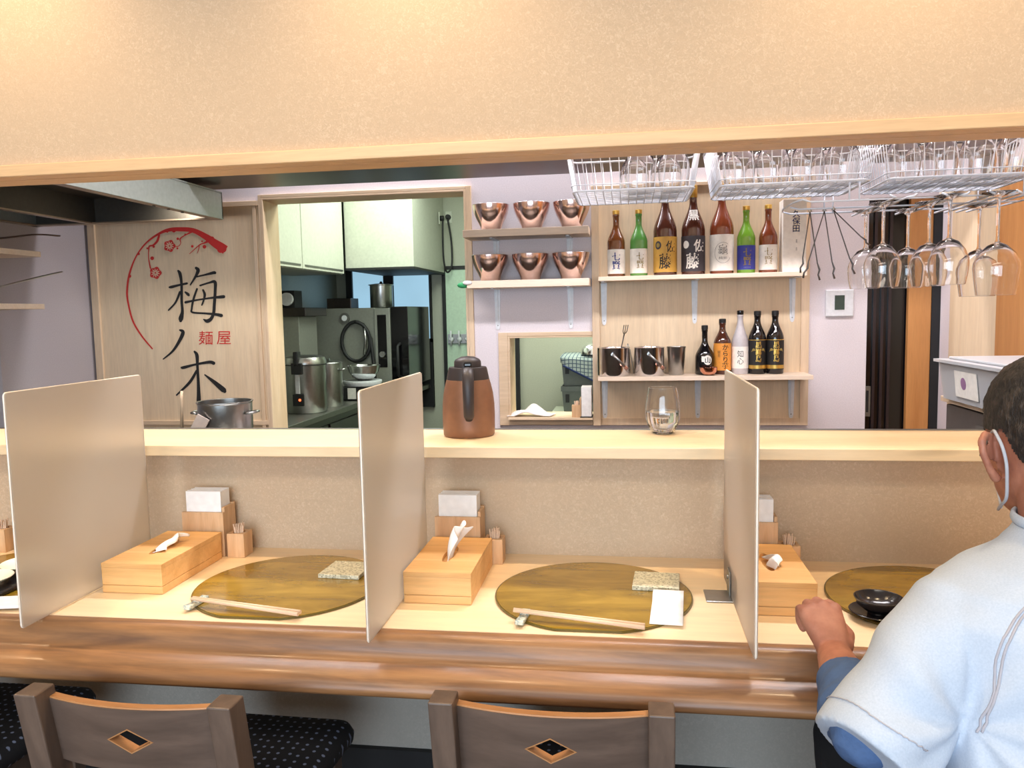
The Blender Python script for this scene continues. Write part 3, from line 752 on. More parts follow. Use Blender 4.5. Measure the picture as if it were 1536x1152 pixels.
bpy.data.objects['beam_soffit'].name = 'trim_11'

# ------------------------------------------------------------------ left wall shelves
def wall_shelf_left(z, label):
    o = MB().box(0, .29, -.55, .55, -.011, .011, bevel=.001).build('wall_shelf', M['shelfw']); o.location = (-2.735, 2.49, z); return tag(o, label, 'shelf', 'short shelves on the left kitchen wall')
wall_shelf_left(1.583, 'upper short wooden shelf at the left edge behind the opening'); wall_shelf_left(1.364, 'lower short wooden shelf at the left edge behind the opening')
def ladle(name, mat, pts, bowl, r, label):
    t = thing(name, label, 'ladle', pts[0]); p0 = Vector(pts[0])
    m = MB(); m.tube([Vector(p)-p0 for p in smooth_path(pts, 5)], r, 8, flat=(1.5, .6)); m.build('handle', mat, t)
    b = Vector(bowl)-p0
    m = MB(); n = 24; pr = [(.0, -.03), (.02, -.026), (.036, -.012), (.042, 0), (.040, 0), (.034, -.011), (.018, -.023), (0, -.027)]
    m.lathe(pr, b, n); m.build('bowl', M['steel'], t)
ladle('steel_ladle', M['steel'], [(-2.52, 2.83, 1.42), (-2.50, 2.88, 1.445), (-2.46, 3.0, 1.48), (-2.45, 3.16, 1.515)], (-2.53, 2.79, 1.406), .0065, 'steel ladle with curved handle on the lower left wall shelf')
ladle('dark_ladle', plain('brown_handle', c255(72, 52, 44), .5), [(-2.50, 2.85, 1.632), (-2.48, 2.92, 1.645), (-2.45, 3.03, 1.665), (-2.44, 3.15, 1.67)], (-2.52, 2.81, 1.625), .006, 'dark handled ladle on the upper left wall shelf')
# steel worktop behind the ledge and what stands on it
t = thing('kitchen_worktop', 'steel worktop behind the serving ledge carrying the stock pot', 'worktop', (-.8, 2.25, 0))
MB().box(-1.9, 1.5, -.3, .35, .84, .87, bevel=.003).build('top', M['steel'], t)
MB().box(-1.88, 1.48, -.28, .33, 0, .84).build('cabinet', M['steel_dull'], t)
t = thing('stock_pot', 'open steel stock pot with side handle in front of the sign panel', 'pot', (-1.315, 2.42, .871))
MB().lathe([(0, 0), (.083, 0), (.086, .004), (.086, .150), (.0895, .154), (.0895, .157), (.084, .156), (.0835, .006), (0, .005)], n=44).build('body', M['steel'], t)
for sx in (1, -1):
    m = MB(); m.tube([(sx*.084, -.028, .118), (sx*.105, -.026, .120), (sx*.110, 0, .121), (sx*.105, .026, .120), (sx*.084, .028, .118)], .0042, 8); m.build('handle', M['steel'], t)
t = tag(MB().tube([(0, 0, 0), (.006, 0, .16), (.009, 0, .19)], [.006, .005, .0045], 10).build('wooden_stick', M['framew']), 'thin pale stick standing left of the stock pot', 'stick'); t.location = (-1.475, 2.42, .871)
t = tag(MB().box(-.022, .022, -.002, .002, 0, .13, bevel=.001).build('plastic_scraper', plain('scraper', c255(214, 200, 190), .5)), 'pale flat scraper leaning against the left of the stock pot', 'scraper'); t.location = (-1.40, 2.31, .873); t.rotation_euler = (R(-8), R(28), 0)
# ------------------------------------------------------------------ shelves on the kitchen back wall
YW = 3.745
def bracket(x, z, parent, o, h=.195, d=.15):
    m = MB()
    rings = []
    for zz, w in ((0, .0145), (-h*.9, .0105), (-h*.97, .008), (-h, .003)):
        rings.append([(x-w, -.004, zz), (x+w, -.004, zz), (x+w, 0, zz), (x-w, 0, zz)])
    m.rings(rings, True, smooth=False)
    m.box(x-.003, x+.003, -.010, -.004, -h*.85, 0)
    m.rings([[(x-w, yy, -.004), (x+w, yy, -.004), (x+w, yy, 0), (x-w, yy, 0)] for yy, w in ((0, .0145), (-d*.9, .0105), (-d, .005))], True, smooth=False)
    b = m.build('bracket', M['white'], parent); b.location = (0, -o[1]*0, 0)
    b.location = o
    for zz in (-.03, -h+.02):
        s = MB().cyl((x, -.0055, zz), (x, -.004, zz), .003, n=10).build('screw', M['steel_dull'], b)
    return b
def shelf(name, x0, x1, z0, z1, xs, label, y0=3.555, bh=.195):
    t = thing('wall_shelf', label, 'shelf', ((x0+x1)/2, YW, z0), group=name)
    cx = (x0+x1)/2
    MB().box(x0-cx, x1-cx, y0-YW, 0, 0, z1-z0, bevel=.001).build('board', M['shelfw'], t)
    for x in xs: bracket(x-cx, 0, t, (0, 0, 0), bh)
    return t
t = MB(); t.box(-.16, .818, 3.7451, 3.76, .757, 1.873); o = tag(t.build('bottle_backboard', M['panelw'], at=(.33, 3.75, .757)), 'tall pale wood backboard behind the two bottle shelves', 'panel')
m = MB()
m.box(-.160, -.125, 3.72, 3.745, .757, 1.873, bevel=.001); m.box(.782, .818, 3.735, 3.745, .757, 1.873, bevel=.001); m.box(-.125, .782, 3.735, 3.745, .757, .79, bevel=.001); m.box(-.125, .782, 3.735, 3.745, 1.86, 1.873)
m.xf(Matrix.Translation((-.33, -3.75, -.757))); m.build('frame', M['framew'], o)
wallbox('trim_12', [(-.728, -.161, 3.7451, YB, 1.203, 2.5), (-.728, -.611, 3.7451, YB, 0, 1.203)], M['kwall'])
shelf('bowl shelves', -.735, -.165, 1.643, 1.676, (-.612, -.262), 'upper bowl shelf beside the bottle backboard', bh=.19)
shelf('bowl shelves', -.722, -.165, 1.413, 1.446, (-.612, -.262), 'lower bowl shelf, above the pass-through window')
shelf('bottle shelves', -.124, .768, 1.431, 1.450, (-.105, .311, .745), 'upper bottle shelf with the tall sake bottles', bh=.20)
shelf('bottle shelves', -.13, .80, .983, 1.002, (-.105, .326, .745), 'lower bottle shelf with the ice buckets')
ob = [o for o in bpy.data.objects if o.name.startswith('wall_shelf')]
# bowls
t = thing('copper_bowl', '', 'bowl', group='rose copper bowls')
po = [(0, 0), (.043, 0), (.0445, .003), (.049, .018), (.0585, .038), (.070, .060), (.0785, .082), (.0835, .102), (.0855, .119)]
pi_ = [(.084, .119), (.082, .102), (.077, .082), (.0685, .061), (.057, .039), (.047, .020), (.03, .012), (0, .010)]
MB().lathe(po+pi_, n=56).build('bowl_body', M['copper'], t)
MB().tube([(.0853*math.cos(2*PI*k/40), .0853*math.sin(2*PI*k/40), .119) for k in range(40)], .0012, 6, close=True).build('rim', M['steel_shiny'], t)
pos = [(-.619, 1.676, 'left'), (-.429, 1.676, 'middle'), (-.245, 1.676, 'right'), (-.628, 1.446, 'left'), (-.439, 1.446, 'middle'), (-.252, 1.446, 'right')]
for i, (x, z, w) in enumerate(pos):
    lab = '%s copper bowl on the %s bowl shelf' % (w, 'upper' if i < 3 else 'lower')
    if i == 0: t.location = (x, 3.65, z); t['label'] = lab
    else: dup(t, (x, 3.65, z), label=lab)
o = thing('tape_bundle', 'green and white tape bundle hanging off the left end of the lower bowl shelf', 'tape', (-.722, 3.57, 1.432))
MB().sphere((-.018, 0, -.004), .02, 14, (1.5, .8, .7)).build('green_tape', M['green'], o)
MB().sphere((.004, -.016, .006), .015, 12, (1.5, .6, .7)).build('white_tape', M['cloth'], o)

# ------------------------------------------------------------------ bottles
def onlabel(r, z0): return lambda u, v: Vector((r*math.sin(u/r), -r*math.cos(u/r), z0+v))
def bottle(kind, x, z, y, glass, h, r, label, cap, name='sake_bottle', lab=None, texts=(), group=None, neck=.0135, capmat=None, foil=False, rz=0, shoulder=(.52, .78)):
    t = thing(name, label, 'bottle', (x, y, z), R(rz), group)
    s0, s1 = h*shoulder[0], h*shoulder[1]
    pr = [(0, .003), (r*.8, .001), (r*.95, 0), (r, .005), (r, s0)]
    for k in range(1, 9):
        q = k/8; e = q*q*(3-2*q); pr.append((r+(neck-r)*(e*.85+q*.15), s0+(s1-s0)*q))
    pr += [(neck, h-.03), (neck+.0015, h-.028), (neck+.0015, h-.02), (neck, h-.019), (neck, h-.004), (0, h-.004)]
    MB().lathe(pr, n=40).build('bottle_body', glass, t)
    cp = MB().lathe([(neck+.0012, h-.020 if not foil else h-.055), (neck+.002, h-.017), (neck+.002, h-.002), (neck*.8, h), (0, h)], n=28).build('cap', cap, t)
    if lab:
        lm, z0, z1, ang = lab
        m = MB(); rr = r+.0005; n = 24
        m.rings([[(rr*math.sin(a), -rr*math.cos(a), zz) for a in [R(-ang+2*ang*k/n) for k in range(n+1)]] for zz in (z0, z1)], False, closed=False)
        lb = m.build('label', lm, t)
        for tx in texts:
            s, mt, u, v, w, hh = tx[:6]; hv = tx[6] if len(tx) > 6 else 0
            f = onlabel(r+.0009, z0+v)
            text_on(s, mt, lambda a, b, u=u, f=f: f(a+u, b), w=w, h=hh, parent=lb, heavy=hv)
    return t
G1 = 'sake bottles on the upper bottle shelf'; G2 = 'shochu bottles on the lower bottle shelf'
Z1 = 1.4505; Y1 = 3.64
S7 = '七\n賢'
bottle('a', -.045, Z1, Y1, M['b_brown'], .298, .0395, 'slim brown bottle with blue characters, leftmost on the upper bottle shelf', M['gold'], lab=(M['lblwhite'], .013, .122, 88), texts=((S7, M['inkblue'], .0, .057, .036, .074, .02),), group=G1)
bottle('a', .056, Z1, Y1, M['b_green'], .298, .0395, 'slim green bottle with white label and olive characters', M['gold'], lab=(M['lblwhite'], .013, .122, 88), texts=((S7, M['inkolive'], .006, .057, .033, .070, .01),), group=G1)
BIG = dict(h=.395, r=.052, neck=.0165, shoulder=(.50, .80))
t = bottle('b', .173, Z1, Y1, M['b_dbrown'], cap=M['gold'], label='large dark bottle with ochre label and black characters', lab=(M['lblgold'], .014, .170, 89), texts=(('佐', M['ink'], .022, .112, .042, .050, .02), ('藤', M['ink'], -.004, .048, .052, .066, .02)), group=G1, **BIG)
def disc_on(par_t, r, u0, v0, rad, mat, z0=0, rr=.0012, nm='round_mark'):
    m = MB(); f = onlabel(r+rr, z0); n = 20
    c = m.bm.verts.new(f(u0, v0)); vs = [m.bm.verts.new(f(u0+rad*math.cos(2*PI*k/n), v0+rad*1.15*math.sin(2*PI*k/n))) for k in range(n)]
    for k in range(n): m.bm.faces.new((c, vs[k], vs[(k+1) % n]))
    return m.build(nm, mat, [c_ for c_ in kids(par_t) if c_.name.startswith('label')][0])
disc_on(t, .052, -.036, .133, .016, M['lblblack']); disc_on(t, .052, -.036, .133, .009, M['inkolive'], rr=.0016)
t = bottle('b', .296, Z1, Y1, M['b_dbrown'], cap=M['gold'], foil=True, label='large dark bottle with charcoal label and white characters, tallest cap', lab=(M['lblblack'], .014, .170, 89), texts=(('佐', M['lblwhite'], .022, .112, .046, .052, .05), ('藤', M['lblwhite'], -.008, .046, .056, .066, .05)), group=G1, **BIG)
disc_on(t, .052, -.038, .132, .015, M['lblwhite'])
tl = [c_ for c_ in kids(t) if c_.name.startswith('label')][0]
f = lambda a, b: Vector((a, -.0405-.0-(-b)*.55, .262+b)); text_on('黒', M['lblwhite'], lambda a, b: Vector((a, -.0395+b*.62, .260+b)), w=.04, h=.046, parent=t, heavy=.05)
t = bottle('b', .420, Z1, Y1, M['b_amber'], cap=M['gold'], label='large amber bottle with white label and small grey character', lab=(M['lblwhite'], .014, .172, 89), texts=(('龜', M['inkgrey'], 0, .092, .042, .044, 0), ('純米', M['inkgrey'], 0, .055, .036, .012, 0)), group=G1, **BIG)
m = MB(); f = onlabel(.0532, .014+.078)
m.tube([f(.037*math.cos(2*PI*k/40), .045*math.sin(2*PI*k/40)) for k in range(6, 38)], .0006, 5); m.build('ring_ornament', M['inkgrey'], [c_ for c_ in kids(t) if c_.name.startswith('label')][0])
bottle('a', .525, Z1, Y1, M['b_lime'], .296, .0395, 'slim lime green bottle with blue label', M['gold'], lab=(M['lblblue'], .016, .122, 80), texts=((S7, M['inkolive'], 0, .056, .034, .074, .02), ('・・・・・', M['lblwhite'], 0, .010, .028, .004, .03)), group=G1)
bottle('a', .619, Z1, Y1, M['b_amber'], .298, .0395, 'slim amber bottle with cream label, next to the white carton', M['gold'], lab=(M['lblwhite'], .013, .122, 88), texts=((S7, M['inkolive'], -.004, .06, .034, .072, .0),), group=G1)
t = thing('sake_carton', 'tall white carton with blue-black characters at the right end of the upper bottle shelf', 'carton', (.722, Y1, Z1))
MB().box(-.049, .049, -.045, .045, 0, .312, bevel=.001).build('carton_body', M['lblwhite'], t)
text_on('久\n保\n田', M['inkblue'], lambda a, b: Vector((.006+a, -.0456, .218+b)), w=.032, h=.092, parent=t, heavy=.015)
text_on('萬\n\n寿', M['inkgrey'], lambda a, b: Vector((.008+a, -.0456, .115+b)), w=.007, h=.05, parent=t)
Z2 = 1.0025
t = bottle('c', .349, Z2, 3.66, M['b_black'], .222, .042, 'round shouldered black bottle behind the small copper bowl', M['blackm'], 'shochu_bottle', lab=(M['lblwhite'], .058, .083, 24), texts=(), group=G2, shoulder=(.36, .68), neck=.0125)
lb = [c_ for c_ in kids(t) if c_.name.startswith('label')][0]
disc_on(t, .042, .010, .066, .019, M['lblwhite'], rr=.0014); text_on('山', M['ink'], lambda a, b: onlabel(.0440, .066)(a+.010, b), w=.024, h=.026, parent=lb, heavy=.04)
bottle('c', .428, Z2, 3.67, M['b_dbrown'], .250, .0385, 'brown bottle with orange label and black brush writing', M['blackm'], 'shochu_bottle', lab=(M['lblorange'], .018, .140, 88), texts=(('か\nら\nり\n芋', M['ink'], .010, .062, .028, .108, .02), ('本格焼酎\n鹿児島', M['ink'], -.019, .075, .014, .03, 0)), group=G2, shoulder=(.56, .82))
bottle('c', .506, Z2, 3.67, M['b_clear'], .286, .0365, 'frosted clear bottle with white label and black cap', M['blackgloss'], 'shochu_bottle', lab=(M['lblwhite'], .026, .124, 88), texts=(('知\n心', M['ink'], -.003, .05, .028, .062, 0),), group=G2, shoulder=(.48, .84), neck=.0125)
for k, x in enumerate((.581, .658)):
    t = bottle('c', x, Z2, 3.67, M['b_black'], .282, .0380, ('black bottle with gold characters, left one of the matching pair', 'black bottle with gold characters, right one of the matching pair')[k], M['blackm'], 'shochu_bottle', lab=(M['lblblack'], .02, .155, 89), texts=(('黒\n霧\n島', M['gold'], 0, .080, .026, .09, .03),), group=G2, shoulder=(.57, .84))
    lb = [c_ for c_ in kids(t) if c_.name.startswith('label')][0]; lb.data.materials[0] = M['ink']
    for z0, z1 in ((.024, .040), (.151, .154)):
        m = MB(); rr = .0389; n = 24
        m.rings([[(rr*math.sin(a), -rr*math.cos(a), zz) for a in [R(-80+160*k/n) for k in range(n+1)]] for zz in (z0, z1)], False, closed=False); m.build('gold_band', M['gold'], lb)
    for s in (-1, 1):
        m = MB(); f = onlabel(.0389, .108); vs = [m.bm.verts.new(f(s*a, b)) for a, b in ((.014, 0), (.020, .008), (.028, .004), (.033, -.010), (.026, -.004), (.018, -.004))]; m.bm.faces.new(vs); m.build('gold_wing', M['inkolive'], lb)
# ice buckets
def bucket(x, y, label, r=.0745):
    t = thing('ice_bucket', label, 'bucket', (x, y, Z2), group='steel ice buckets with swing handles')
    MB().lathe([(0, 0), (r-.002, 0), (r, .003), (r, .124), (r+.0015, .127), (r-.001, .128), (r-.003, .124), (r-.003, .006), (0, .006)], n=48).build('body', M['steel_shiny'], t)
    for s in (0,):
        p = MB().cyl((-.005, -r-.006, .100), (-.005, -r+.001, .100), .006, n=14).build('handle_pivot', M['steel'], t)
    m = MB(); m.tube([(-.005, -r-.005, .100), (.02, -r-.009, .078), (.046, -r-.004, .052), (.058, -r+.012, .040), (.07, -r+.035, .032)], [.0035, .004, .0045, .0045, .004], 8, flat=(.6, 1.3)); m.build('handle', M['steel'], t)
    MB().box(.048, .064, -r-.010, -r+.010, .030, .046, rot=Matrix.Rotation(R(40), 4, 'Y'), bevel=.002).build('wooden_grip', M['copper2'], t)
    return t
bucket(-.060, 3.632, 'left steel ice bucket with a small fork sticking out'); bucket(.100, 3.632, 'middle steel ice bucket, between the fork bucket and the small tumbler', .068)
t = tag(MB().lathe([(0, 0), (.031, 0), (.033, .003), (.042, .124), (.044, .128), (.042, .128), (.040, .122), (.031, .006), (0, .006)], n=40).build('ice_cup', M['steel']), 'tapered steel cup right of the ice buckets', 'cup'); t.location = (.222, 3.65, Z2)
t = thing('serving_fork', 'small dark serving fork standing in the left ice bucket', 'fork', (-.025, 3.64, 1.01))
MB().tube([(-.01, 0, 0), (0, 0, .12), (.014, 0, .185)], [.002, .0025, .003], 8).build('handle', M['steel_dark'], t)
m = MB()
for dx in (-.009, 0, .009): m.tube([(.014+dx*.5, 0, .183), (.017+dx, 0, .195), (.022+dx, 0, .222)], .0022, 6)
m.build('tines', M['steel_dark'], t)
t = thing('ice_tongs', 'steel ice tongs tip showing in the left ice bucket', 'tongs', (.0, 3.64, 1.01))
MB().tube([(-.015, 0, 0), (-.004, 0, .11), (.004, 0, .137)], .004, 8, flat=(1.4, .5)).build('arm', M['steel'], t); MB().tube([(.03, 0, 0), (.014, 0, .11), (.004, 0, .137)], .004, 8, flat=(1.4, .5)).build('arm', M['steel'], t)
t = tag(MB().lathe([(0, 0), (.014, 0), (.026, .006), (.036, .018), (.0395, .036), (.0385, .036), (.034, .018), (.02, .009), (0, .007)], n=36).build('small_copper_bowl', M['copper2']), 'small round copper bowl in front of the black round bottle', 'bowl'); t.location = (.360, 3.596, Z2)

# thermostat, wall control
t = thing('wall_thermostat', 'white wall controller with dark screen right of the bottle shelves', 'thermostat', (.951, YB, 1.312))
MB().box(-.06, .06, -.018, 0, -.06, .06, bevel=.004).build('case', M['white'], t)
MB().box(-.022, .020, -.0195, -.018, -.030, .035).build('screen', M['screen'], t)

# sill things
t = thing('folded_cloth', 'crumpled white cloth on the pass-through window sill', 'cloth', (-.46, 3.77, .7975))
m = MB(); rows = []
for j in range(16):
    v = j/15*2-1; row = []
    for i in range(26):
        u = i/25*2-1; q = max(0, 1-(abs(u)**2.2)-.6*v*v)
        row.append((u*.105+.01*v, v*.045, .003+q*.026*(1+.5*math.sin(u*5+v*3))+.018*q*math.exp(-((u-.0)**2)*8)))
    rows.append(row)
m.rings(rows, False, closed=False)
for f in m.bm.faces: f.smooth = True
o = m.build('cloth', M['cloth'], t); md = o.modifiers.new('s', 'SOLIDIFY'); md.thickness = .003; md.offset = 1
c_ = dup(ph, (-.240, 3.735, .7975), label='toothpick holder on the pass-through window sill'); c_.location = (-.240, 3.735, .7975)
t = thing('napkin_box', 'narrow holder with white napkins at the right end of the pass-through sill', 'napkin holder', (-.193, 3.75, .7975))
MB().box(-.028, .030, -.05, .045, 0, .004).build('base', M['blackm'], t)
MB().box(-.030, -.024, -.05, .045, .004, .09).build('side_board', M['holdw'], t)
MB().box(-.022, .026, -.045, .04, .004, .145, bevel=.002).build('napkins', M['paperw'], t)

# storage box on a shelf, right
t = tag(MB().box(0, .393, -.35, .35, -.016, 0, bevel=.001).build('side_shelf', M['framewx']), 'wooden side shelf under the clear plastic storage box', 'shelf'); t.location = (.99, 2.32, 1.008)
t = thing('storage_box', 'clear plastic storage box with a white label, left of the man\'s head', 'box', (.96, 2.36, 1.0085))
m = MB()
o_ = [[(0+a, -.25+a, z), (.40-a, -.25+a, z), (.40-a, .25-a, z), (a, .25-a, z)] for a, z in ((.012, 0), (0, .112))]
i_ = [[(0+a, -.25+a, z), (.40-a, -.25+a, z), (.40-a, .25-a, z), (a, .25-a, z)] for a, z in ((.003, .112), (.015, .003))]
m.rings(o_+i_, True, smooth=False); m.build('tub', M['poly'], t)
m = MB(); n_ = [(-.012, -.262), (.412, -.262), (.412, .262), (-.012, .262)]
m.rings([[(x, y, z) for x, y in n_] for z in (.113, .122)], True, smooth=False); m.box(.02, .38, -.23, .23, .122, .130, bevel=.003); m.build('lid', M['poly'], t)
MB().box(.03, .37, -.22, .02, .003, .075).build('contents', plain('slate_blue', c255(70, 84, 112), .6), t)
lb = MB().box(-.004, -.0025, -.02, .13, .018, .095, rot=None).build('label', M['lblwhite'], t); lb.rotation_euler = (0, R(-6), 0); lb.location = (.012, 0, 0)
MB().cyl((-.0046, .07, .06), (-.0042, .07, .06), .018, n=20).build('label_picture', plain('mauve_print', c255(150, 110, 150), .6), lb)
t = thing('steel_cabinet', 'dark steel cabinet under the wooden side shelf', 'cabinet', (1.19, 2.32, 0))
MB().box(-.19, .19, -.33, .33, .0, .985, bevel=.004).build('body', plain('cabinet_dark', c255(86, 80, 76), .45, .3), t)
MB().box(-.197, -.19, -.32, .10, .05, .95, bevel=.002).build('door', plain('cabinet_dark2', c255(98, 94, 90), .45, .3), t)
# ------------------------------------------------------------------ hanging baskets, racks and glasses
def stemless(name='hanging_tumbler'):
    out, inn = glass_shape(.100, .021, .0385, .031)
    m = MB().lathe(out+inn, n=32)
    m.xf(Matrix.Translation((0, 0, .1005)) @ Matrix.Rotation(PI, 4, 'X'))
    return m.build(name, M['glass'])
BASK = [(-.128, .162, 'left'), (.224, .560, 'middle'), (.602, .930, 'right')]
YN, YF, ZB, ZT = 1.95, 2.20, 1.585, 1.705
for bi, (x0, x1, w) in enumerate(BASK):
    t = thing('wire_basket', '%s white wire basket of tumblers hanging behind the header' % w, 'basket', ((x0+x1)/2, 2.075, ZB), group='white wire glass baskets')
    cx, cy = (x0+x1)/2, 2.075; hx, hy = (x1-x0)/2, .125; f = .018; H = ZT-ZB
    def rrect(hx, hy, z, r=.02):
        o = []
        for sx, sy, a in ((1, 1, 0), (-1, 1, 90), (-1, -1, 180), (1, -1, 270)):
            for k in range(5): o.append((sx*(hx-r)+r*math.cos(R(a+22.5*k)), sy*(hy-r)+r*math.sin(R(a+22.5*k)), z))
        return o
    m = MB(); m.tube(rrect(hx+f, hy+f, H), .0028, 8, close=True); m.tube(rrect(hx, hy, .004), .0026, 8, close=True); m.tube(rrect(hx+.004, hy+.004, .018), .0014, 6, close=True)
    m.build('frame', M['whitew'], t)
    m = MB(); wr = .0011; n = int(2*hx/.0215)
    for i in range(n+1):
        x = -hx+.012+(2*hx-.024)*i/n; q = x*(hx+f)/hx
        m.tube([(q, -hy-f, H), (x, -hy, .006), (x, -hy+.006, 0), (x, hy-.006, 0), (x, hy, .006), (q, hy+f, H)], wr, 5)
    m.build('cross_wires', M['whitew'], t)
    m = MB(); n = int(2*hy/.019)
    for i in range(n+1):
        y = -hy+.012+(2*hy-.024)*i/n; q = y*(hy+f)/hy
        m.tube([(-hx-f, q, H), (-hx, y, .008), (-hx+.006, y, .002), (hx-.006, y, .002), (hx, y, .008), (hx+f, q, H)], wr, 5)
    m.build('long_wires', M['whitew'], t)
    for s in (-1, 1):
        for yy in (-.11, .11):
            MB().tube([(s*(hx+f), yy, H), (s*(hx+f), yy, 2.5-ZB)], .0018, 6).build('hanger', M['whitew'], t)
g = stemless(); g['category'] = 'glass'; first = True
spots = {0: [.035, .117], 1: [.272, .352, .432, .512], 2: [.648, .730, .812, .890]}
nm = ['first', 'second', 'third', 'fourth']
for bi, xs in spots.items():
    for j, y in enumerate((2.012, 2.11)):
        for k, x in enumerate(xs):
            lab = '%s tumbler from the left, %s row of the %s wire basket' % (nm[k], ('near', 'far')[j], BASK[bi][2])
            c = g if first else dup(g); first = False
            c.location = (x+(.0 if j == 0 else -.012), y, ZB+.0045); c['label'] = lab; c['category'] = 'glass'; c['group'] = 'upturned tumblers in the wire baskets'

# stemware rack: pairs of wires with looped ends
ZR = 1.538
t = thing('stemware_rack', 'white wire rack under the right basket holding upside-down wine glasses', 'rack', (.70, 2.08, ZR))
def rack_slot(x, y0, y1, w=.0125):
    m = MB(); pts = [(x-w, y1, 0), (x-w, y0+.02, 0)] + [(x-w-.008*math.sin(R(a)), y0+.012-.012*(1-math.cos(R(a)))*.8, 0) for a in (30, 60, 90)] + [(x-w-.012, y0-.004, .004)]
    m.tube([(x-w-.016, y0+.005, .005), (x-w-.008, y0, 0), (x-w, y0+.014, 0), (x-w, y1, 0)], .0024, 7); m.tube([(x+w+.016, y0+.005, .005), (x+w+.008, y0, 0), (x+w, y0+.014, 0), (x+w, y1, 0)], .0024, 7)
    return m.build('glass_slot', M['whitew'], t)
slots = [-.115, -.012, .03+.085, .205]
for x in (-.091, .018, .115, .168): rack_slot(x, -.20, .16)
m = MB()
for y in (-.12, .02, .12): m.tube([(-.29, y, .012), (-.27, y, .006), (.24, y, .006)], .0022, 7)
m.tube([(-.29, -.12, .012), (-.30, -.06, .012), (-.30, .06, .012), (-.29, .12, .012)], .0022, 7)
m.tube([(.24, -.12, .006), (.245, .0, .006), (.24, .12, .006)], .0022, 7)
m.build('rack_frame', M['whitew'], t)
for x in (-.185, .19):
    for y in (-.12, .118):
        m = MB(); m.tube([(x, y, .006), (x, y, .047), (x+.022, y, .047), (x+.022, y, .006)], .002, 6); m.build('hook', M['whitew'], t)
def wine_glass(H, r):
    m = MB(); th = .0009; hb = H*.52   # hanging: foot at top (z=0), rim at -H
    out = [(0, 0), (r*.78, -.0005), (r*.78, -.002), (.02, -.006), (.0055, -.010), (.0038, -.018), (.0035, -(H-hb)+.006), (.006, -(H-hb)-.001), (.02, -(H-hb)-.008), (r*.80, -(H-hb)-.026), (r*.98, -(H-hb)-.046), (r, -(H-hb)-.058), (r*.95, -(H-hb)-.080), (r*.84, -H)]
    inn = [(r*.84-th, -H), (r*.95-th, -(H-hb)-.080), (r-th, -(H-hb)-.058), (r*.98-th, -(H-hb)-.046), (r*.8-th, -(H-hb)-.027), (.019, -(H-hb)-.0105), (0, -(H-hb)-.005)]
    return m.lathe(out+inn, n=40).build('wine_glass', M['glass'])
big = wine_glass(.226, .047); mid = wine_glass(.200, .042)
wg = [(big, .815, 1.905, 'rightmost of the hanging wine glasses, nearest the camera'), (big, .868, 2.13, 'hanging wine glass behind the rightmost one'),
      (mid, .718, 1.915, 'hanging wine glass in front of the pale wall strip'), (mid, .718, 2.035, 'hanging wine glass left of the one before the pale strip'),
      (mid, .718, 2.18, 'rear hanging wine glass in front of the dark doorway edge'), (mid, .609, 2.02, 'front hanging wine glass at the left, overlapping the wall edge by the dark door'),
      (mid, .609, 2.16, 'hanging wine glass behind the left front one, nearest the tongs')]
used = set()
for src, x, y, lab in wg:
    c = src if src.name not in used else dup(src); used.add(src.name)
    c.location = (x, y, ZR+.0046); tag(c, lab, 'wine glass', 'wine glasses hanging in the rack')
# tongs on the left end of the rack
def tongs(a, legs, label):
    t = thing('serving_tongs', label, 'tongs', a, group='steel tongs hanging from the rack'); A = Vector(a)
    for l in legs:
        p = Vector(l)-A; m = MB()
        m.tube([(0, 0, 0), p*.35+Vector((0, 0, 0)), p*.75, p*.85+Vector((.003, 0, 0)), p*.92-Vector((.002, 0, 0)), p], [.0022, .0024, .0026, .0042, .0036, .0042], 8, flat=(1, .6)); m.build('arm', M['steel_dark'], t)
    MB().tube([(-.004, 0, 0), (0, 0, .008), (.004, 0, 0)], .002, 6).build('spring_bend', M['steel'], t)
tongs((.458, 2.10, 1.537), [(.437, 2.10, 1.385), (.482, 2.09, 1.365)], 'leftmost steel tongs hanging beside the white carton')
tongs((.494, 2.105, 1.538), [(.446, 2.11, 1.372), (.520, 2.10, 1.368)], 'middle steel tongs hanging from the rack')
tongs((.512, 2.09, 1.538), [(.563, 2.08, 1.378), (.600, 2.09, 1.448)], 'wide open steel tongs closest to the wine glasses')

# ------------------------------------------------------------------ back kitchen seen through the doorway
t = thing('wall_cabinet', 'white wall cabinet at the upper left of the back kitchen doorway', 'cabinet', (-2.25, 5.0, 1.6))
MB().box(-.2, .19, -1.0, .58, 0, .8).build('body', M['cabinet'], t)
for y0, y1 in ((-.98, -.18), (-.17, .57)):
    d = MB().box(.19, .208, y0, y1, .004, .80, bevel=.002).build('door', M['cabinet'], t)
    MB().box(.208, .212, y0+.03, y1-.03, .02, .032).build('handle', M['steel_dull'], d)
wallbox('wall_back_room_left', [(-2.60, -2.50, 3.9, 6.62, 0, 2.5)], M['steel_soft'])
tag(MB().box(-.258, .258, -.49, .49, -.43, .43, bevel=.003).build('ventilation_hood', M['cabinet'], at=(0, 0, 0)), 'pale boxy ventilation hood above the back kitchen window', 'hood').location = (-1.785, 6.10, 2.075)
o = bpy.data.objects['ventilation_hood']; MB().box(-.262, .262, -.495, .49, -.445, -.43).build('lower_edge', M['blackm'], o)
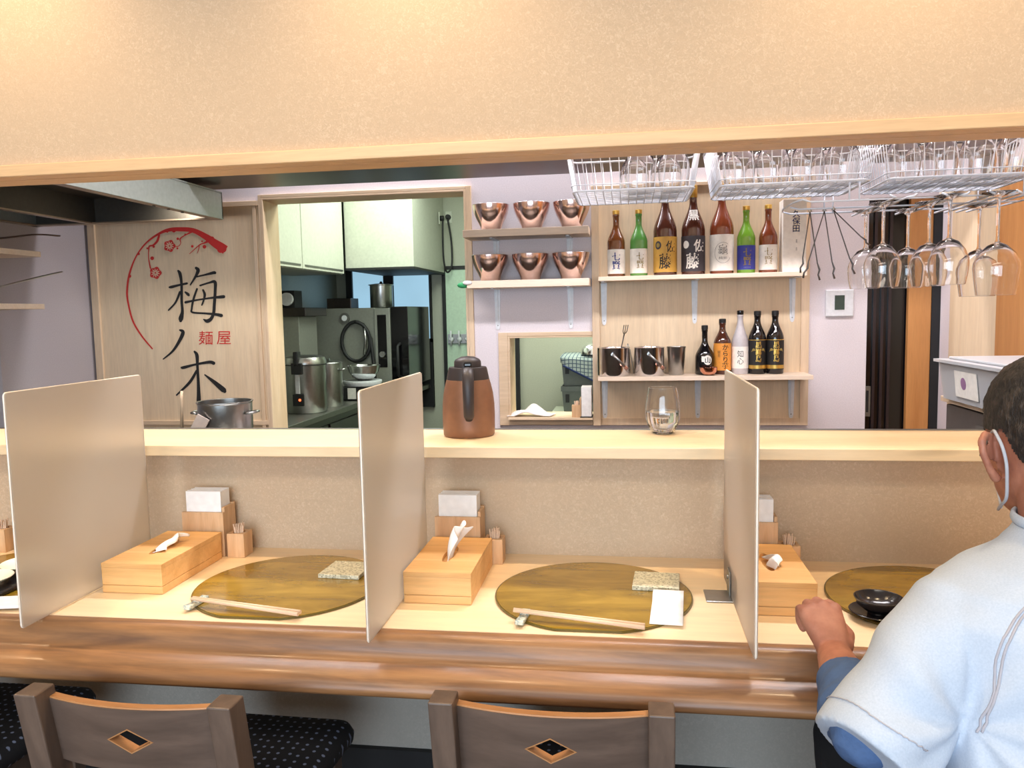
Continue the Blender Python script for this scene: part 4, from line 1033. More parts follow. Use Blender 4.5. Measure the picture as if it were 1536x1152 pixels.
# window
t = thing('window_frame', '', None, (-2.0, 6.615, 0)); 
for k in ('label', 'category'): 
    if k in t: del t[k]
t.name = 'window_2'; struct(t)
for x0, x1 in ((-.345, -.065), (.02, .335)): MB().box(x0, x1, -.012, -.004, 1.09, 1.68).build('pane', M['sky_pane'], t)
m = MB(); m.box(-.40, -.345, -.04, 0, .5, 1.70); m.box(-.065, .02, -.04, 0, .5, 1.70); m.box(.335, .352, -.04, 0, .5, 1.70); m.box(-.40, .352, -.04, 0, 1.06, 1.09); m.box(-.40, .352, -.04, 0, 1.68, 1.71); m.box(-.40, .352, -.03, -.0, .5, 1.06)
m.build('frame', M['blackm'], t)
t = thing('side_door', 'pale panel door with a black edge behind the doorway', 'door', (-1.40, 6.595, 0))
MB().box(-.12, .45, -.01, .01, 0, 1.67).build('panel', plain('mint_panel', c255(196, 220, 196), .4), t); MB().box(-.15, -.12, -.02, .02, 0, 1.70).build('edge_strip', M['blackm'], t); MB().box(-.15, .45, -.02, .02, 1.67, 1.70).build('head_strip', M['blackm'], t)
t = thing('tap_manifold', 'row of white taps on a steel plate right of the back window', 'taps', (-1.42, 6.58, 1.085))
MB().box(-.09, .10, -.012, 0, -.04, .04, bevel=.002).build('plate', M['steel'], t)
for x in (-.055, .015, .085):
    v = MB().sphere((x, -.03, -.005), .022, 14).build('valve', M['white'], t)
    MB().tube([(x, -.045, -.06), (x, -.045, .07)], [.006, .008], 8).build('lever', M['white'], v)
t = thing('wall_sockets', 'two wall sockets with black plugs at the top right of the doorway', 'socket', (-1.56, 6.62, 2.11))
MB().box(.040, .048, -.228, -.172, -.08, .02, bevel=.003).build('socket_plate', M['plug'], t); MB().cyl((.048, -.20, -.03), (.078, -.20, -.03), .022, n=14).build('plug', M['blackm'], t)
for x in (.075,):
    s_ = MB().box(x-.028, x+.028, -.008, 0, -.05, .05, bevel=.003).build('socket_plate', M['plug'], t); MB().cyl((x, -.04, .0), (x, -.008, .0), .022, n=14).build('plug', M['blackm'], s_)
m = MB(); m.tube(smooth_path([(-1.490, 6.42, 2.08), (-1.495, 6.42, 1.95), (-1.495, 6.43, 1.75), (-1.48, 6.47, 1.645), (-1.45, 6.53, 1.70), (-1.455, 6.56, 1.90), (-1.485, 6.575, 2.10)], 6), .008, 8)
tag(m.build('power_cable', M['blackm'], at=(-1.48, 6.5, 1.65)), 'looped black cable hanging between the two sockets', 'cable')
t = thing('steel_worktop', 'long steel worktop in the back kitchen holding the rice warmer', 'worktop', (-2.15, 5.2, 0))
m = MB(); m.box(-.30, .31, -1.25, 1.4, .665, .70, bevel=.003); m.box(.31, .47, .25, 1.4, .665, .70, bevel=.003); m.build('top', M['steel_dull'], t)
MB().box(-.29, .285, -1.2, 1.38, 0, .665).build('cabinet', M['steel_dark'], t)
for y in (-1.1, -.5, .1, .7): MB().box(.285, .30, y, y+.56, .08, .62, bevel=.003).build('door', M['steel_dark'], t)
ZK = .701
t = thing('rice_warmer', 'large steel rice warmer with black latch and red light in the back kitchen', 'rice cooker', (-2.00, 4.70, ZK))
MB().lathe([(0, 0), (.118, 0), (.125, .01), (.126, .29), (.128, .30), (0, .30)], n=44).build('body', M['steel'], t)
MB().lathe([(0, .30), (.131, .300), (.132, .318), (.120, .345), (.07, .357), (0, .36)], n=44).build('lid', M['steel'], t)
MB().lathe([(.124, .296), (.1325, .297), (.1325, .303), (.124, .304)], n=44).build('gasket', M['blackm'], t)
MB().box(-.035, .035, -.142, -.118, .245, .315, bevel=.004).build('latch', M['black'], t); MB().box(-.018, .012, -.146, -.09, .30, .385, bevel=.006).build('lid_handle', M['black'], t)
MB().box(-.016, .012, -.131, -.12, .125, .245, bevel=.002).build('label_strip', M['white'], t)
cp = MB().box(-.035, .035, -.134, -.11, .05, .122, bevel=.003).build('control_panel', M['black'], t)
MB().cyl((.012, -.1365, .088), (.012, -.134, .088), .008, n=12).build('indicator_light', lit('red_led', (1, .12, .03), 3), cp)
t = thing('tall_pot', 'tall lidded steel pot right behind the rice warmer', 'pot', (-1.985, 5.02, ZK))
MB().lathe([(0, 0), (.098, 0), (.10, .004), (.10, .285), (.104, .288), (.10, .292), (.09, .296), (0, .305)], n=40).build('body', M['steel'], t)
MB().box(-.05, .05, -.085, -.065, .297, .315, rot=Matrix.Rotation(R(-8), 4, 'Y')).build('lid_handle', M['steel'], t)
MB().tube([(.098, -.03, .24), (.125, -.03, .245), (.128, .0, .245), (.125, .03, .245), (.098, .03, .24)], .006, 8).build('side_handle', M['steel'], t)
t = thing('food_scale', 'dark kitchen scale with a pale top carrying a mixing bowl', 'scale', (-1.88, 5.42, ZK))
MB().box(-.12, .15, -.12, .12, 0, .10, bevel=.01).build('body', M['blackm'], t); MB().lathe([(0, .10), (.13, .10), (.14, .125), (.138, .135), (0, .135)], n=36).build('platform', M['white'], t)
MB().box(-.07, -.01, -.125, -.12, .012, .09).build('sticker', M['lblwhite'], t)
t = tag(MB().lathe([(0, 0), (.04, 0), (.075, .02), (.105, .06), (.118, .105), (.122, .108), (.116, .107), (.10, .06), (.07, .024), (0, .006)], n=40).build('mixing_bowl', M['steel_shiny']), 'shiny steel mixing bowl on the kitchen scale', 'bowl'); t.location = (-1.865, 5.41, ZK+.1355)
t = thing('steam_oven', 'big steel steam oven with a coiled black hose on its side', 'oven', (-2.02, 6.12, ZK))
MB().box(-.37, .115, -.30, .35, 0, .655, bevel=.004).build('body', M['steel_soft'], t)
d = MB().box(.115, .24, -.315, .35, 0, .65, bevel=.004).build('control_column', M['steel_soft'], t)
MB().box(.14, .21, -.319, -.315, .20, .60, bevel=.001).build('control_screen', M['blackgloss'], d)
MB().cyl((.175, -.335, .30), (.175, -.319, .30), .022, n=16).build('dial', M['steel_shiny'], d)
MB().box(.24, .375, -.30, .35, .05, .66, bevel=.004).build('door', M['blackgloss'], t)
MB().tube([(.31, -.30, .12), (.30, -.34, .14), (.30, -.34, .36), (.31, -.30, .38)], .012, 8).build('door_handle', M['blackm'], t)
MB().cyl((-.12, -.315, .58), (-.12, -.30, .58), .04, n=20).build('gauge', M['steel_dull'], t); MB().cyl((-.12, -.318, .58), (-.12, -.315, .58), .022, n=20).build('gauge_face', M['white'], t)
m = MB(); m.tube([(-.03+.115*math.sin(a), -.33-.012*math.cos(a*.5), .40+.15*math.cos(a)) for a in [2*PI*k/36*1.02 for k in range(37)]]+[(.03, -.33, .53), (.09, -.335, .42), (.11, -.335, .2), (.11, -.33, .03)], .014, 8); m.build('hose', M['blackm'], t)
MB().tube([(.045, -.345, .50), (.055, -.35, .42), (.04, -.35, .30)], [.013, .011, .010], 8).build('spray_nozzle', M['steel'], t)
t = thing('oven_top_pot', 'cylindrical steel pot with lid on top of the steam oven', 'pot', (-1.94, 6.12, ZK+.656))
MB().lathe([(0, 0), (.088, 0), (.09, .004), (.09, .175), (.100, .178), (.100, .184), (.05, .192), (0, .193)], n=36).build('body', M['steel'], t); MB().sphere((0, 0, .198), .012).build('knob', M['blackm'], t)
tag(MB().box(-.12, .08, -.08, .1, 0, .08, bevel=.004).build('metal_box', M['steel_dark']), 'small dark metal box on the left of the steam oven top', 'box').location = (-2.24, 6.1, ZK+.656)
t = thing('steel_rack', 'grey steel sheet unit left of the oven with a round dial clock', 'rack', (-2.36, 5.35, ZK))
MB().box(-.08, .10, -.12, .2, 0, .60, bevel=.004).build('body', M['steel_soft'], t); MB().box(-.08, .16, -.14, .25, .60, .66, bevel=.003).build('shelf', M['steel_dark'], t)
MB().cyl((.03, -.155, .72), (.03, -.13, .72), .045, n=20).build('dial_clock', M['white'], t); MB().box(-.02, .08, -.13, .0, .66, .78).build('clock_stand', M['blackm'], t)
# crates seen through the pass-through window
tag(MB().box(-.30, .75, -.28, .28, 0, .70, bevel=.003).build('low_cabinet', M['green_wall']), 'sage coloured low cabinet under the grey crates', 'cabinet').location = (-.15, 4.68, 0)
def crate(z, label):
    t = thing('plastic_crate', label, 'crate', (-.20, 4.68, z), group='stacked grey crates')
    m = MB(); X, Y, H = .175, .13, .165
    def rr(h, zz, a=0): return [(-X-h+a, -Y-h+a, zz), (X+h-a, -Y-h+a, zz), (X+h-a, Y+h-a, zz), (-X-h+a, Y+h-a, zz)]
    m.rings([rr(-.01, 0), rr(0, H-.03), rr(.006, H-.03), rr(.006, H), rr(0, H), rr(-.014, .006)], True, smooth=False); m.build('tub', M['grey'], t)
    m = MB()
    for x0 in (-.155, -.06, .0, .06, .12): m.box(x0, x0+(.022 if x0 == -.155 else .045), -Y-.002, -Y+.01, .07, .118)
    m.build('slot_openings', M['blackm'], t)
    return t
crate(.701, 'lower grey crate behind the pass-through window'); crate(.868, 'upper grey crate half covered by the checked towel')
t = thing('checked_towel', 'grey checked towel with navy border draped over the upper crate', 'towel', (-.20, 4.55, 1.038))
m = MB(); uvs = {}
P = [(-.19, 0), (.17, 0)]
rows = []
for j in range(10):
    v = j/9; row = []
    for i in range(14):
        u = i/13; x = -.185+.36*u*(1-.15*v)+.02*v; drop = v*(.055+.14*(u*1.15 if u < .86 else (1-(u-.86)*2.8))) 
        row.append((x, -.012-.006*math.sin(u*9)-(.01 if v > 0 else -.18), -drop+.002))
    rows.append(row)
rows = [[(x, y+.20, .003) for x, y, z in rows[0]]]+rows
m.rings(rows, False, closed=False); o = m.build('fabric', M['towel'], t)
uvl = o.data.uv_layers.new(name='UVMap')
for p in o.data.polygons:
    for li in p.loop_indices:
        co = o.data.vertices[o.data.loops[li].vertex_index].co; uvl.data[li].uv = (co.x*5, (co.z+co.y)*5)
md = o.modifiers.new('s', 'SOLIDIFY'); md.thickness = .003; md.offset = 1
last = [(x, y-.002, z+.004) for x, y, z in rows[-1]]
MB().tube(last, .006, 6, flat=(.5, 1)).build('border', M['towelb'], t)
t = tag(MB().lathe([(0, .075), (.02, .08), (.025, .07), (.06, .06), (.085, .03), (.09, 0), (.086, 0), (.08, .028), (0, .05)], n=32).build('upturned_pot', M['steel_shiny']), 'shiny pot lying upturned on the checked towel', 'pot'); t.location = (-.18, 4.66, 1.046)
# ------------------------------------------------------------------ the seated man
def ell(c, rx, ry, n=28, ax=None, sq=2.2):
    """super-ellipse ring around c; ax = (u, v) unit vectors"""
    u, v = ax or (Vector((1, 0, 0)), Vector((0, 1, 0))); c = Vector(c); o = []
    for k in range(n):
        a = 2*PI*k/n; ca, sa = math.cos(a), math.sin(a)
        o.append(c+u*rx*abs(ca)**(2/sq)*(1 if ca >= 0 else -1)+v*ry*abs(sa)**(2/sq)*(1 if sa >= 0 else -1))
    return o
def blobchain(m, pts, rs, n=16, flat=None, up0=(0, 0, 1)):
    """tapering limb with rounded ends"""
    P = [Vector(p) for p in pts]; out_p, out_r = [], []
    d0 = (P[1]-P[0]).normalized(); d1 = (P[-1]-P[-2]).normalized()
    for a in (85, 60, 30): out_p.append(P[0]-d0*rs[0]*math.sin(R(a))); out_r.append(rs[0]*math.cos(R(a)))
    sp = smooth_path([tuple(p)+(r,) for p, r in zip(P, rs)], 4) if False else None
    for p, r in zip(P, rs): out_p.append(p); out_r.append(r)
    for a in (30, 60, 85): out_p.append(P[-1]+d1*rs[-1]*math.sin(R(a))); out_r.append(rs[-1]*math.cos(R(a)))
    m.tube(out_p, out_r, n, flat=flat)
def remesh(m, voxel, smooth_it, name, mat, parent, extra=None):
    o = m.build(name, mat, None)
    md = o.modifiers.new('r', 'REMESH'); md.mode = 'VOXEL'; md.voxel_size = voxel; md.use_smooth_shade = True
    md = o.modifiers.new('s', 'SMOOTH'); md.iterations = smooth_it; md.factor = .6
    me = evalmesh(o); bpy.data.objects.remove(o)
    if extra:
        src = [(v.co.copy(), v.normal.copy()) for v in me.vertices]; flat_ = []
        for c_, n_ in src: flat_.extend(extra(c_, n_))
        me.vertices.foreach_set('co', flat_); me.update()
    me.materials.clear(); me.materials.append(mat)
    for p in me.polygons: p.use_smooth = True
    o = bpy.data.objects.new(name, me); COL.objects.link(o); o.parent = parent
    return o
man = thing('person', 'man seen from behind in a pale t-shirt over blue sleeves, left fist on counter', 'person', (0, 0, 0))
V = Vector
HC = V((.580, 1.165, 1.117))            # head centre
tilt = Matrix.Rotation(R(-9), 4, 'X')   # head leaning forward
def hp(x, y, z): return HC + tilt @ V((x, y, z))
m = MB()
# head: stacked rings from crown to jaw
rings = []
for z, rx, ry, oy in ((.106, .012, .016, -.010), (.102, .032, .040, -.010), (.090, .052, .066, -.009), (.070, .067, .085, -.006), (.045, .0755, .096, -.003), (.015, .078, .099, 0), (-.015, .0765, .096, .002), (-.045, .071, .086, .008), (-.075, .063, .074, .016), (-.100, .050, .058, .028), (-.116, .030, .034, .042)):
    rings.append([hp(*((q.x), (q.y), z)) for q in [V((a.x, a.y, 0)) for a in ell((0, oy, 0), rx, ry, 28, sq=2.15)]])
m.rings(rings)
# face: brow, nose, lips, chin
blobchain(m, [hp(-.035, .088, .022), hp(0, .094, .020), hp(.035, .088, .022)], [.010, .011, .010], 10)
blobchain(m, [hp(0, .094, .012), hp(0, .106, -.012), hp(0, .113, -.028)], [.007, .009, .011], 10)
blobchain(m, [hp(-.013, .100, -.031), hp(.013, .100, -.031)], [.008, .008], 8)
blobchain(m, [hp(-.022, .092, -.056), hp(0, .100, -.054), hp(.022, .092, -.056)], [.005, .007, .005], 8)
blobchain(m, [hp(-.018, .090, -.066), hp(0, .097, -.067), hp(.018, .090, -.066)], [.005, .007, .005], 8)
blobchain(m, [hp(-.01, .078, -.098), hp(.01, .078, -.098)], [.018, .018], 10)
# ears
eh = lambda x, y, z: hp(x, y, z*.92-.026)
for s in (-1, 1):
    pts = [eh(s*.075, .006, .006), eh(s*.083, -.006, .026), eh(s*.097, -.020, .030), eh(s*.105, -.028, .020), eh(s*.1045, -.029, .004), eh(s*.0985, -.026, -.012), eh(s*.090, -.018, -.026), eh(s*.080, -.008, -.036), eh(s*.075, .0, -.036)]
    m.tube(pts, [.004, .0050, .0055, .0056, .0053, .0052, .0058, .0072, .005], 10)
    m.rings([[eh(s*(.074+.0*k), .012, z) + tilt @ V((0, 0, 0)) for z in ()] for k in ()]) if False else None
    m.rings([[p for p in [eh(s*.072, .008, .012), eh(s*.088, -.014, .024), eh(s*.102, -.025, .010), eh(s*.095, -.021, -.014), eh(s*.079, -.004, -.030), eh(s*.072, .008, -.02)]],
             [p+V((s*.004, -.005, 0)) for p in [eh(s*.070, .006, .012), eh(s*.088, -.014, .024), eh(s*.102, -.025, .010), eh(s*.095, -.021, -.014), eh(s*.079, -.004, -.030), eh(s*.070, .006, -.02)]]])
# neck, torso
spine = [((.575, 1.135, 1.075), .054, .060), ((.577, 1.12, 1.03), .055, .060), ((.58, 1.10, .99), .062, .063), ((.58, 1.085, .960), .12, .075), ((.58, 1.075, .925), .165, .088), ((.58, 1.06, .86), .175, .105), ((.585, 1.03, .76), .165, .108), ((.59, 1.0, .66), .16, .105), ((.59, .98, .56), .175, .115), ((.59, .98, .49), .17, .12)]
m.rings([ell(c, rx, ry) for c, rx, ry in spine])
# left arm (towards the camera's left), resting on the counter edge
SH, EL, WR = V((.430, 1.070, .900)), V((.291, .985, .774)), V((.311, 1.215, .767))
blobchain(m, [SH, SH.lerp(EL, .5)+V((-.004, 0, 0)), EL], [.040, .038, .034])
blobchain(m, [EL, EL.lerp(WR, .35)+V((-.006, 0, -.002)), EL.lerp(WR, .8), WR], [.034, .035, .030, .0262])
# right arm, forearm lying on the counter too
SR, ER, WRr = V((.730, 1.070, .900)), V((.866, .985, .774)), V((.79, 1.225, .775))
blobchain(m, [SR, SR.lerp(ER, .5), ER], [.040, .038, .034]); blobchain(m, [ER, ER.lerp(WRr, .4), WRr], [.034, .035, .0265])
# legs (inside the trousers)
for s in (-1, 1):
    hip, kn, an = V((.59+s*.085, .99, .535)), V((.59+s*.19, 1.37, .545)), V((.59+s*.17, 1.36, .09))
    blobchain(m, [hip, hip.lerp(kn, .5), kn], [.078, .070, .052]); blobchain(m, [kn, kn.lerp(an, .35), an], [.052, .054, .034])
    blobchain(m, [an+V((0, -.03, -.045)), an+V((0, .14, -.058))], [.036, .028], flat=(1, .8))
def hand(m, W, s, fwd, side, up):
    """loose fist: palm block, four bent fingers of unequal length, thumb off the side"""
    K = .9
    def P(a, b, c): return W+side*a*s*K+fwd*b*K+up*c*K
    # palm / back of the hand
    rr = []
    for b, hw, ht, c in ((-.008, .026, .019, 0), (.018, .030, .0185, .004), (.045, .037, .0185, .007), (.070, .040, .0175, .007), (.084, .0385, .015, .003), (.090, .032, .010, -.002)):
        cc = P(.0, b, c); rr.append(ell(cc, hw*K, ht*K, 24, (side, up), 2.5))
    m.rings(rr)
    lens = ((.029, .026, .020), (.031, .029, .021), (.029, .027, .020), (.024, .021, .018))
    for i, (l0, l1, l2) in enumerate(lens):
        a = .0285-.019*i; b0 = (.078, .083, .079, .070)[i]; rad = (.0092, .0096, .0092, .0082)[i]; l0, l1, l2 = l0*K, l1*K, l2*K
        k = P(a, b0, .012)                                     # knuckle
        p1 = k+fwd*l0*.80-up*l0*.62                            # first joint forward and down
        p2 = p1-up*l1*.72-fwd*l1*.62                           # folds back under
        p3 = p2-fwd*l2*.95+up*l2*.05
        blobchain(m, [k, k.lerp(p1, .5)+up*.0005, p1], [rad+.0012, rad*.97, rad], 12)
        blobchain(m, [p1, p2], [rad, rad*.93], 12); blobchain(m, [p2, p3], [rad*.93, rad*.85], 12)
        blobchain(m, [P(a*.62, .02, .012), P(a*.9, .05, .0165), k], [.003, .0045, .006], 8)   # tendon
    t0 = P(.024, .012, -.004); t1 = P(.043, .040, -.012); t2 = P(.041, .068, -.020); t3 = P(.026, .086, -.024)
    blobchain(m, [t0, t1], [.0150, .0118], 12); blobchain(m, [t1, t2], [.0118, .0100], 12); blobchain(m, [t2, t3], [.0100, .0082], 12)
fw = V((-.13, .80, .50)).normalized(); up = V((.12, -.55, .78)); up = (up-fw*up.dot(fw)).normalized(); sd = fw.cross(up)
hand(m, WR+V((0, .012, .004)), 1, fw, sd, up)
fw2 = V((-.15, .97, .02)).normalized(); up2 = V((0, -.1, 1)); up2 = (up2-fw2*up2.dot(fw2)).normalized(); sd2 = fw2.cross(up2)
hand(m, WRr+V((0, .012, .004)), -1, fw2, sd2, up2)
body = remesh(m, .0032, 3, 'body', M['skin'], man)
# eyes
for s in (-1, 1):
    e = MB().sphere(hp(s*.032, .081, .002), .0115, 14).build('eye', M['white'], man); MB().sphere(hp(s*.032, .0895, .002), .0048, 10).build('iris', M['ink'], e)
# hair: shell following the skull with a short nape
def hairshape():
    h = MB(); rings = []
    for z, rx, ry, oy in ((.113, .010, .014, -.012), (.110, .034, .042, -.012), (.097, .056, .071, -.011), (.076, .0715, .090, -.009), (.050, .0800, .1005, -.006), (.020, .0825, .1040, -.004), (-.010, .0815, .1015, -.002)):
        rings.append([hp(q.x, q.y, z) for q in ell((0, oy, 0), rx, ry, 32, sq=2.15)])
    # lower edge recedes: hairline high over the face, above the ears, low at the nape
    def low(q, z, drop):
        a = math.atan2(q.x, -q.y); back = max(0, math.cos(a*.98)); return drop*back**1.1
    h.rings(rings)
    # nape patch
    rr = []
    for z, w, d, oy in ((.01, .076, .058, -.044), (-.020, .074, .055, -.042), (-.045, .067, .046, -.038), (-.066, .054, .034, -.034), (-.078, .036, .018, -.036)):
        rr.append([hp(q.x, q.y, z) for q in ell((0, oy, 0), w, d, 28, sq=2.3)])
    h.rings(rr)
    return h
def hair_cut(co, no):
    l = tilt.inverted() @ (co-HC)
    n_ = noise.noise(co*90)*.0012+noise.noise(co*260)*.0010
    return co+no*n_
hm = hairshape(); hair = remesh(hm, .003, 2, 'hair', M['hair'], man, hair_cut)
bm = bmesh.new(); bm.from_mesh(hair.data)
dead = []
for v in bm.verts:
    l = tilt.inverted() @ (v.co-HC)
    front = l.y
    lim = -.002
    if front > .03: lim = .030+(front-.03)*.45
    elif front > -.03: lim = .006
    elif front > -.045: lim = .006-(-.03-front)*2.1
    else: lim = -.026-(-.045-front)*1.0+noise.noise(v.co*120)*.006
    if l.z < lim: dead.append(v)
bmesh.ops.delete(bm, geom=dead, context='VERTS'); bm.to_mesh(hair.data); bm.free()
# mask and its ear loop
strap = smooth_path([tuple(p) for p in (hp(-.060, .085, -.030), hp(-.076, .03, -.012), eh(-.080, -.004, .034), eh(-.0835, -.020, .031), eh(-.0825, -.035, .012), eh(-.0785, -.036, -.012), eh(-.0750, -.028, -.038), hp(-.0690, -.010, -.086), hp(-.060, .030, -.100), hp(-.045, .07, -.108))], 6)
MB().tube(strap, .0024, 8, flat=(1, .8)).build('ear_loop', M['maskw'], man)
MB().tube([(2*HC.x-p[0], p[1], p[2]) for p in strap], .0026, 8, flat=(1, .8)).build('ear_loop', M['maskw'], man)
mk = MB(); rows = []
for j in range(9):
    v = j/8; z = .0-.105*v; rows.append([hp(.068*math.sin(a)*(1-.25*v), .108*math.cos(a)*(1-.12*v)+.012+.008*math.cos(a*1.5), z) for a in [R(-62+124*k/16) for k in range(17)]])
mk.rings(rows, False, closed=False); o = mk.build('face_mask', M['white'], man); md = o.modifiers.new('s', 'SOLIDIFY'); md.thickness = .002; md.offset = 1

# trousers and shoes
m = MB()
m.rings([ell(c, rx, ry) for c, rx, ry in (((.59, .985, .66), .165, .115), ((.59, .98, .58), .185, .128), ((.59, .985, .50), .185, .13), ((.59, 1.0, .475), .15, .10))])
for s in (-1, 1):
    hip, kn, an = V((.59+s*.09, 1.0, .545)), V((.59+s*.20, 1.38, .55)), V((.59+s*.175, 1.365, .10))
    blobchain(m, [hip, hip.lerp(kn, .5), kn], [.092, .088, .070]); blobchain(m, [kn, kn.lerp(an, .4), an], [.070, .066, .052])
remesh(m, .006, 4, 'trousers', M['pants'], man, lambda c, n: c+n*noise.noise(c*14)*.004)
for s in (-1, 1):
    m = MB(); an = V((.59+s*.17, 1.36, .03)); blobchain(m, [an+V((0, -.05, .012)), an+V((0, .05, .01)), an+V((0, .16, 0))], [.042, .046, .036], flat=(1, .82)); remesh(m, .006, 2, 'shoe', M['blackm'], man)
# blue under-sleeves
for s, A, B, C_ in ((1, SH, EL, WR), (-1, SR, ER, WRr)):
    m = MB(); cuff = B.lerp(C_, .62)
    blobchain(m, [A.lerp(B, .55), A.lerp(B, .8), B+V((-.003*s, -.002, -.002))], [.041, .042, .042]); 
    d = (cuff-B).normalized()
    m.tube([B-d*.02, B, B.lerp(cuff, .35)+V((-.006*s, 0, -.002)), B.lerp(cuff, .8), cuff, cuff+d*.002], [.034, .0425, .0445, .0410, .0390, .036], 20)
    remesh(m, .0035, 3, 'blue_sleeve', M['bluecloth'], man, lambda c, n: c+n*(noise.noise(c*38)*.0022+noise.noise(V((c.x*20, c.y*70, c.z*20)))*.0012))
# t-shirt with wide short sleeves
m = MB()
m.rings([ell(c, rx, ry, 36, sq=q) for c, rx, ry, q in (((.580, 1.118, 1.008), .060, .063, 2.1), ((.578, 1.110, .995), .068, .068, 2.1), ((.58, 1.095, .978), .098, .082, 2.1), ((.58, 1.085, .962), .140, .094, 2.1), ((.58, 1.075, .940), .178, .108, 2.2), ((.58, 1.065, .905), .193, .124, 2.4), ((.582, 1.05, .84), .198, .138, 2.4), ((.585, 1.025, .76), .203, .142, 2.4), ((.588, 1.00, .68), .212, .142, 2.4), ((.59, .985, .60), .220, .146, 2.4), ((.59, .98, .53), .222, .150, 2.4), ((.59, .98, .50), .215, .145, 2.4))])
def sleeve(A, B, s):
    d = (B-A).normalized(); end = A.lerp(B, 1.0)
    ax_s = V((0, 1, 0)); ax_s = (ax_s-d*ax_s.dot(d)).normalized(); ax_u = d.cross(ax_s)
    rr = []
    for f, r1, r2 in ((-.16, .040, .040), (-.02, .058, .054), (.2, .064, .058), (.5, .066, .061), (.75, .067, .064), (1.0, .069, .067), (1.10, .070, .067)):
        rr.append(ell(A+(B-A)*f+V((.006*s, 0, -.004))*max(0, f), r1, r2, 28, (ax_s, ax_u)))
    m.rings(rr)
sleeve(V((.424, 1.075, .898)), V((.294, .983, .764)), 1); sleeve(V((.736, 1.075, .898)), V((.866, .983, .764)), -1)
def folds(c, n):
    l = noise.noise(V((c.x*9+3, c.y*6, c.z*14)))*.008+noise.noise(V((c.x*24, c.y*10, c.z*30)))*.0022
    # drag folds that fan from the armpit
    for ax_, sx in ((V((.40, .98, .80)), 1), (V((.76, .98, .80)), -1)):
        q = c-ax_; r = math.hypot(q.x, q.z); a = math.atan2(q.z, q.x*sx); l += .0042*math.sin(a*8+r*14)*math.exp(-((r-.07)/.05)**2)
    if c.z > .985: l *= .2
    return c+n*l
shirt = remesh(m, .0045, 5, 'tshirt', M['shirt'], man, folds)
bvh = BVHTree.FromPolygons([v.co for v in shirt.data.vertices], [p.vertices[:] for p in shirt.data.polygons])
def seam(pts, r=.0016, off=.0004, name='seam'):
    out = []
    for p in smooth_path(pts, 6):
        h = bvh.find_nearest(V(p)); out.append(h[0]+h[1]*off)
    MB().tube(out, r, 6, flat=(1.6, .7)).build(name, M['seam'], shirt)
for sx in (1, -1):
    mx = lambda x: x if sx == 1 else 1.16-x
    for d in (0, .007):
        seam([(mx(.535+d), 1.06, .99), (mx(.490+d), 1.0, .96), (mx(.445+d), .97, .925), (mx(.418+d), .955, .875), (mx(.408+d), .95, .83), (mx(.404+d), .955, .795)], .0011)
    A, B = (V((.424, 1.075, .898)), V((.294, .983, .764))) if sx == 1 else (V((.736, 1.075, .898)), V((.866, .983, .764)))
    d = (B-A).normalized(); a1 = V((0, 1, 0)); a1 = (a1-d*a1.dot(d)).normalized(); a2 = d.cross(a1); c0_ = A+(B-A)*.93
    seam([tuple(c0_+a1*.09*math.cos(R(t_))+a2*.09*math.sin(R(t_))) for t_ in range(-200, 20, 12)] if sx == 1 else [tuple(c0_+a1*.09*math.cos(R(t_))+a2*.09*math.sin(R(t_))) for t_ in range(0, 200, 12)], .0011)
cl = MB(); cl.tube([(V((.577, 1.117, 1.010))+V((.0615*math.cos(2*PI*k/32), .0645*math.sin(2*PI*k/32), .002*math.sin(2*PI*k/32)))) for k in range(32)], .0062, 10, flat=(.6, 1.2), close=True); cl.build('collar', M['shirt'], shirt)

# ------------------------------------------------------------------ lights
def area(name, loc, rot, sx, sy, power, col):
    l = bpy.data.lights.new(name, 'AREA'); l.shape = 'RECTANGLE'; l.size = sx; l.size_y = sy; l.energy = power; l.color = col
    o = bpy.data.objects.new(name, l); COL.objects.link(o); o.location = loc; o.rotation_euler = tuple(R(a) for a in rot); return o
def spot(name, loc, tgt, power, col, ang=100, blend=.8, rad=.03):
    l = bpy.data.lights.new(name, 'SPOT'); l.energy = power; l.color = col; l.spot_size = R(ang); l.spot_blend = blend; l.shadow_soft_size = rad
    o = bpy.data.objects.new(name, l); COL.objects.link(o); o.location = loc
    o.rotation_euler = (Vector(tgt)-Vector(loc)).to_track_quat('-Z', 'Y').to_euler(); return o
WARM = (1, .73, .44)
for i, x in enumerate((-2.45, -1.40, -.45, .55, 1.5)):
    t = tag(MB().lathe([(.035, 0), (.05, 0), (.05, -.012), (.035, -.012)], n=24).build('downlight', M['white']), 'recessed ceiling downlight above the counter', 'ceiling light', 'ceiling downlights'); t.location = (x, 1.42, 2.5)
    spot('downlight_lamp', (x, 1.42, 2.47), (x, 1.40, 0), 31, WARM, 120, .9, .035)
area('window_daylight', (-.5, -3.0, 1.35), (90, 0, 0), 3.4, 1.8, 135, (.70, .85, 1))
area('dining_ceiling_fill', (-.4, -.6, 2.45), (0, 0, 0), 2.2, .6, 34, (1, .88, .74))
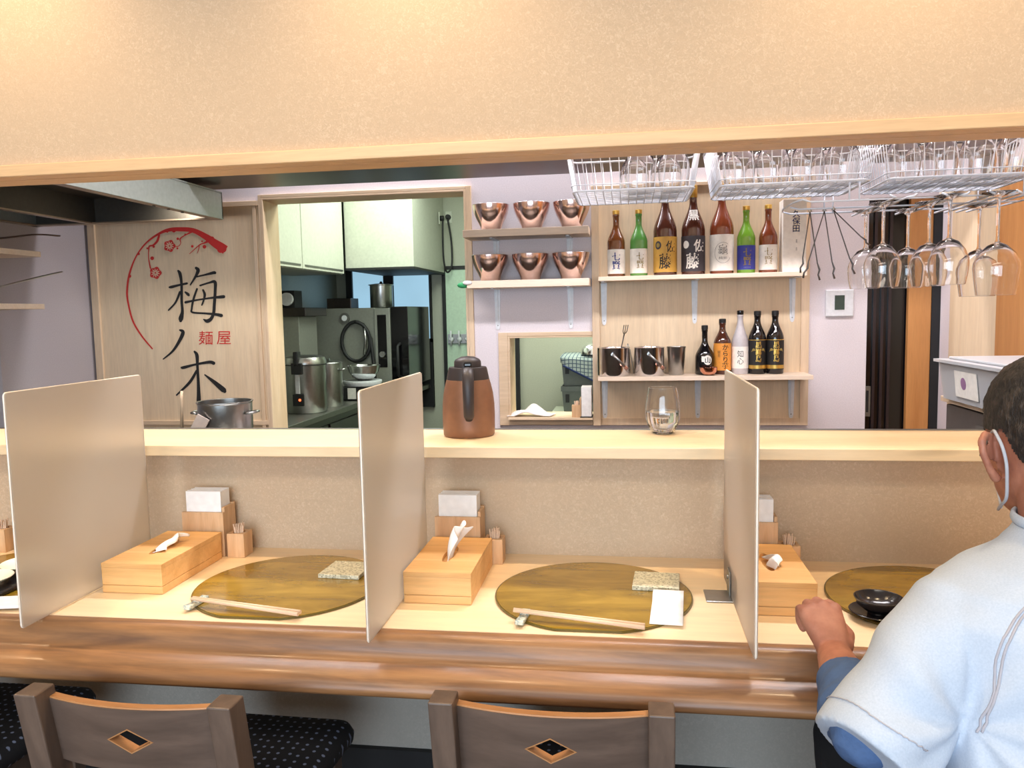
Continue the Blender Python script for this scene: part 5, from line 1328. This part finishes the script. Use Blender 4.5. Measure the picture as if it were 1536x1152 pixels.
area('kitchen_lamp', (.45, 2.35, 2.47), (0, 0, 0), 1.2, .16, 34, (1, .96, 1))
area('kitchen_lamp_side', (-1.25, 2.35, 2.47), (0, 0, 0), 1.2, .16, 25, (1, .95, .96))
area('kitchen_wall_lamp', (-.3, 3.60, 2.47), (0, 0, 0), 3.0, .08, 30, (1, .96, 1))
spot('hood_lamp', (-1.97, 3.27, 1.82), (-2.15, 3.76, 1.5), 11, (1, .9, .75), 120, .9, .03)
area('back_room_lamp', (-1.2, 5.3, 2.45), (0, 0, 0), 1.2, .5, 23, (.88, 1, .86))
area('back_room_fill_near', (-1.1, 4.35, 2.45), (15, 0, 0), .8, .4, 14, (.88, 1, .86))  # added fill without a fitting, brightens the steel in the back kitchen
area('store_lamp', (0, 4.4, 2.45), (0, 0, 0), .6, .4, 20, (.93, 1, .84))
w = bpy.data.worlds.new('world'); SC.world = w; w.use_nodes = True
w.node_tree.nodes['Background'].inputs[0].default_value = (.75, .86, 1, 1); w.node_tree.nodes['Background'].inputs[1].default_value = .6

# ------------------------------------------------------------------ camera
cam = bpy.data.cameras.new('camera'); co = bpy.data.objects.new('camera', cam); COL.objects.link(co); SC.camera = co
cam.sensor_width = 36; cam.lens = 1181*36/1536; cam.clip_start = .05
X_ = Vector((.98944962, .14349955, -.01993294)); Yd = Vector((-.00662767, -.09260727, -.99568066)); Zf = Vector((-.14472566, .98530796, -.09067916))
rot = Matrix((X_, -Yd, -Zf)).transposed()
co.matrix_world = Matrix.Translation((0, 0, 1.30)) @ rot.to_4x4()
SC.view_settings.view_transform = 'Standard'; SC.view_settings.look = 'None'; SC.view_settings.gamma = 1; SC.view_settings.exposure = .2
SC.view_settings.use_curve_mapping = False
SC.cycles.use_denoising = True
SC.cycles.max_bounces = 12; SC.cycles.transmission_bounces = 10; SC.cycles.glossy_bounces = 4; SC.cycles.diffuse_bounces = 4; SC.cycles.transparent_max_bounces = 8
SC.cycles.caustics_refractive = False; SC.cycles.caustics_reflective = False; SC.cycles.sample_clamp_indirect = 5
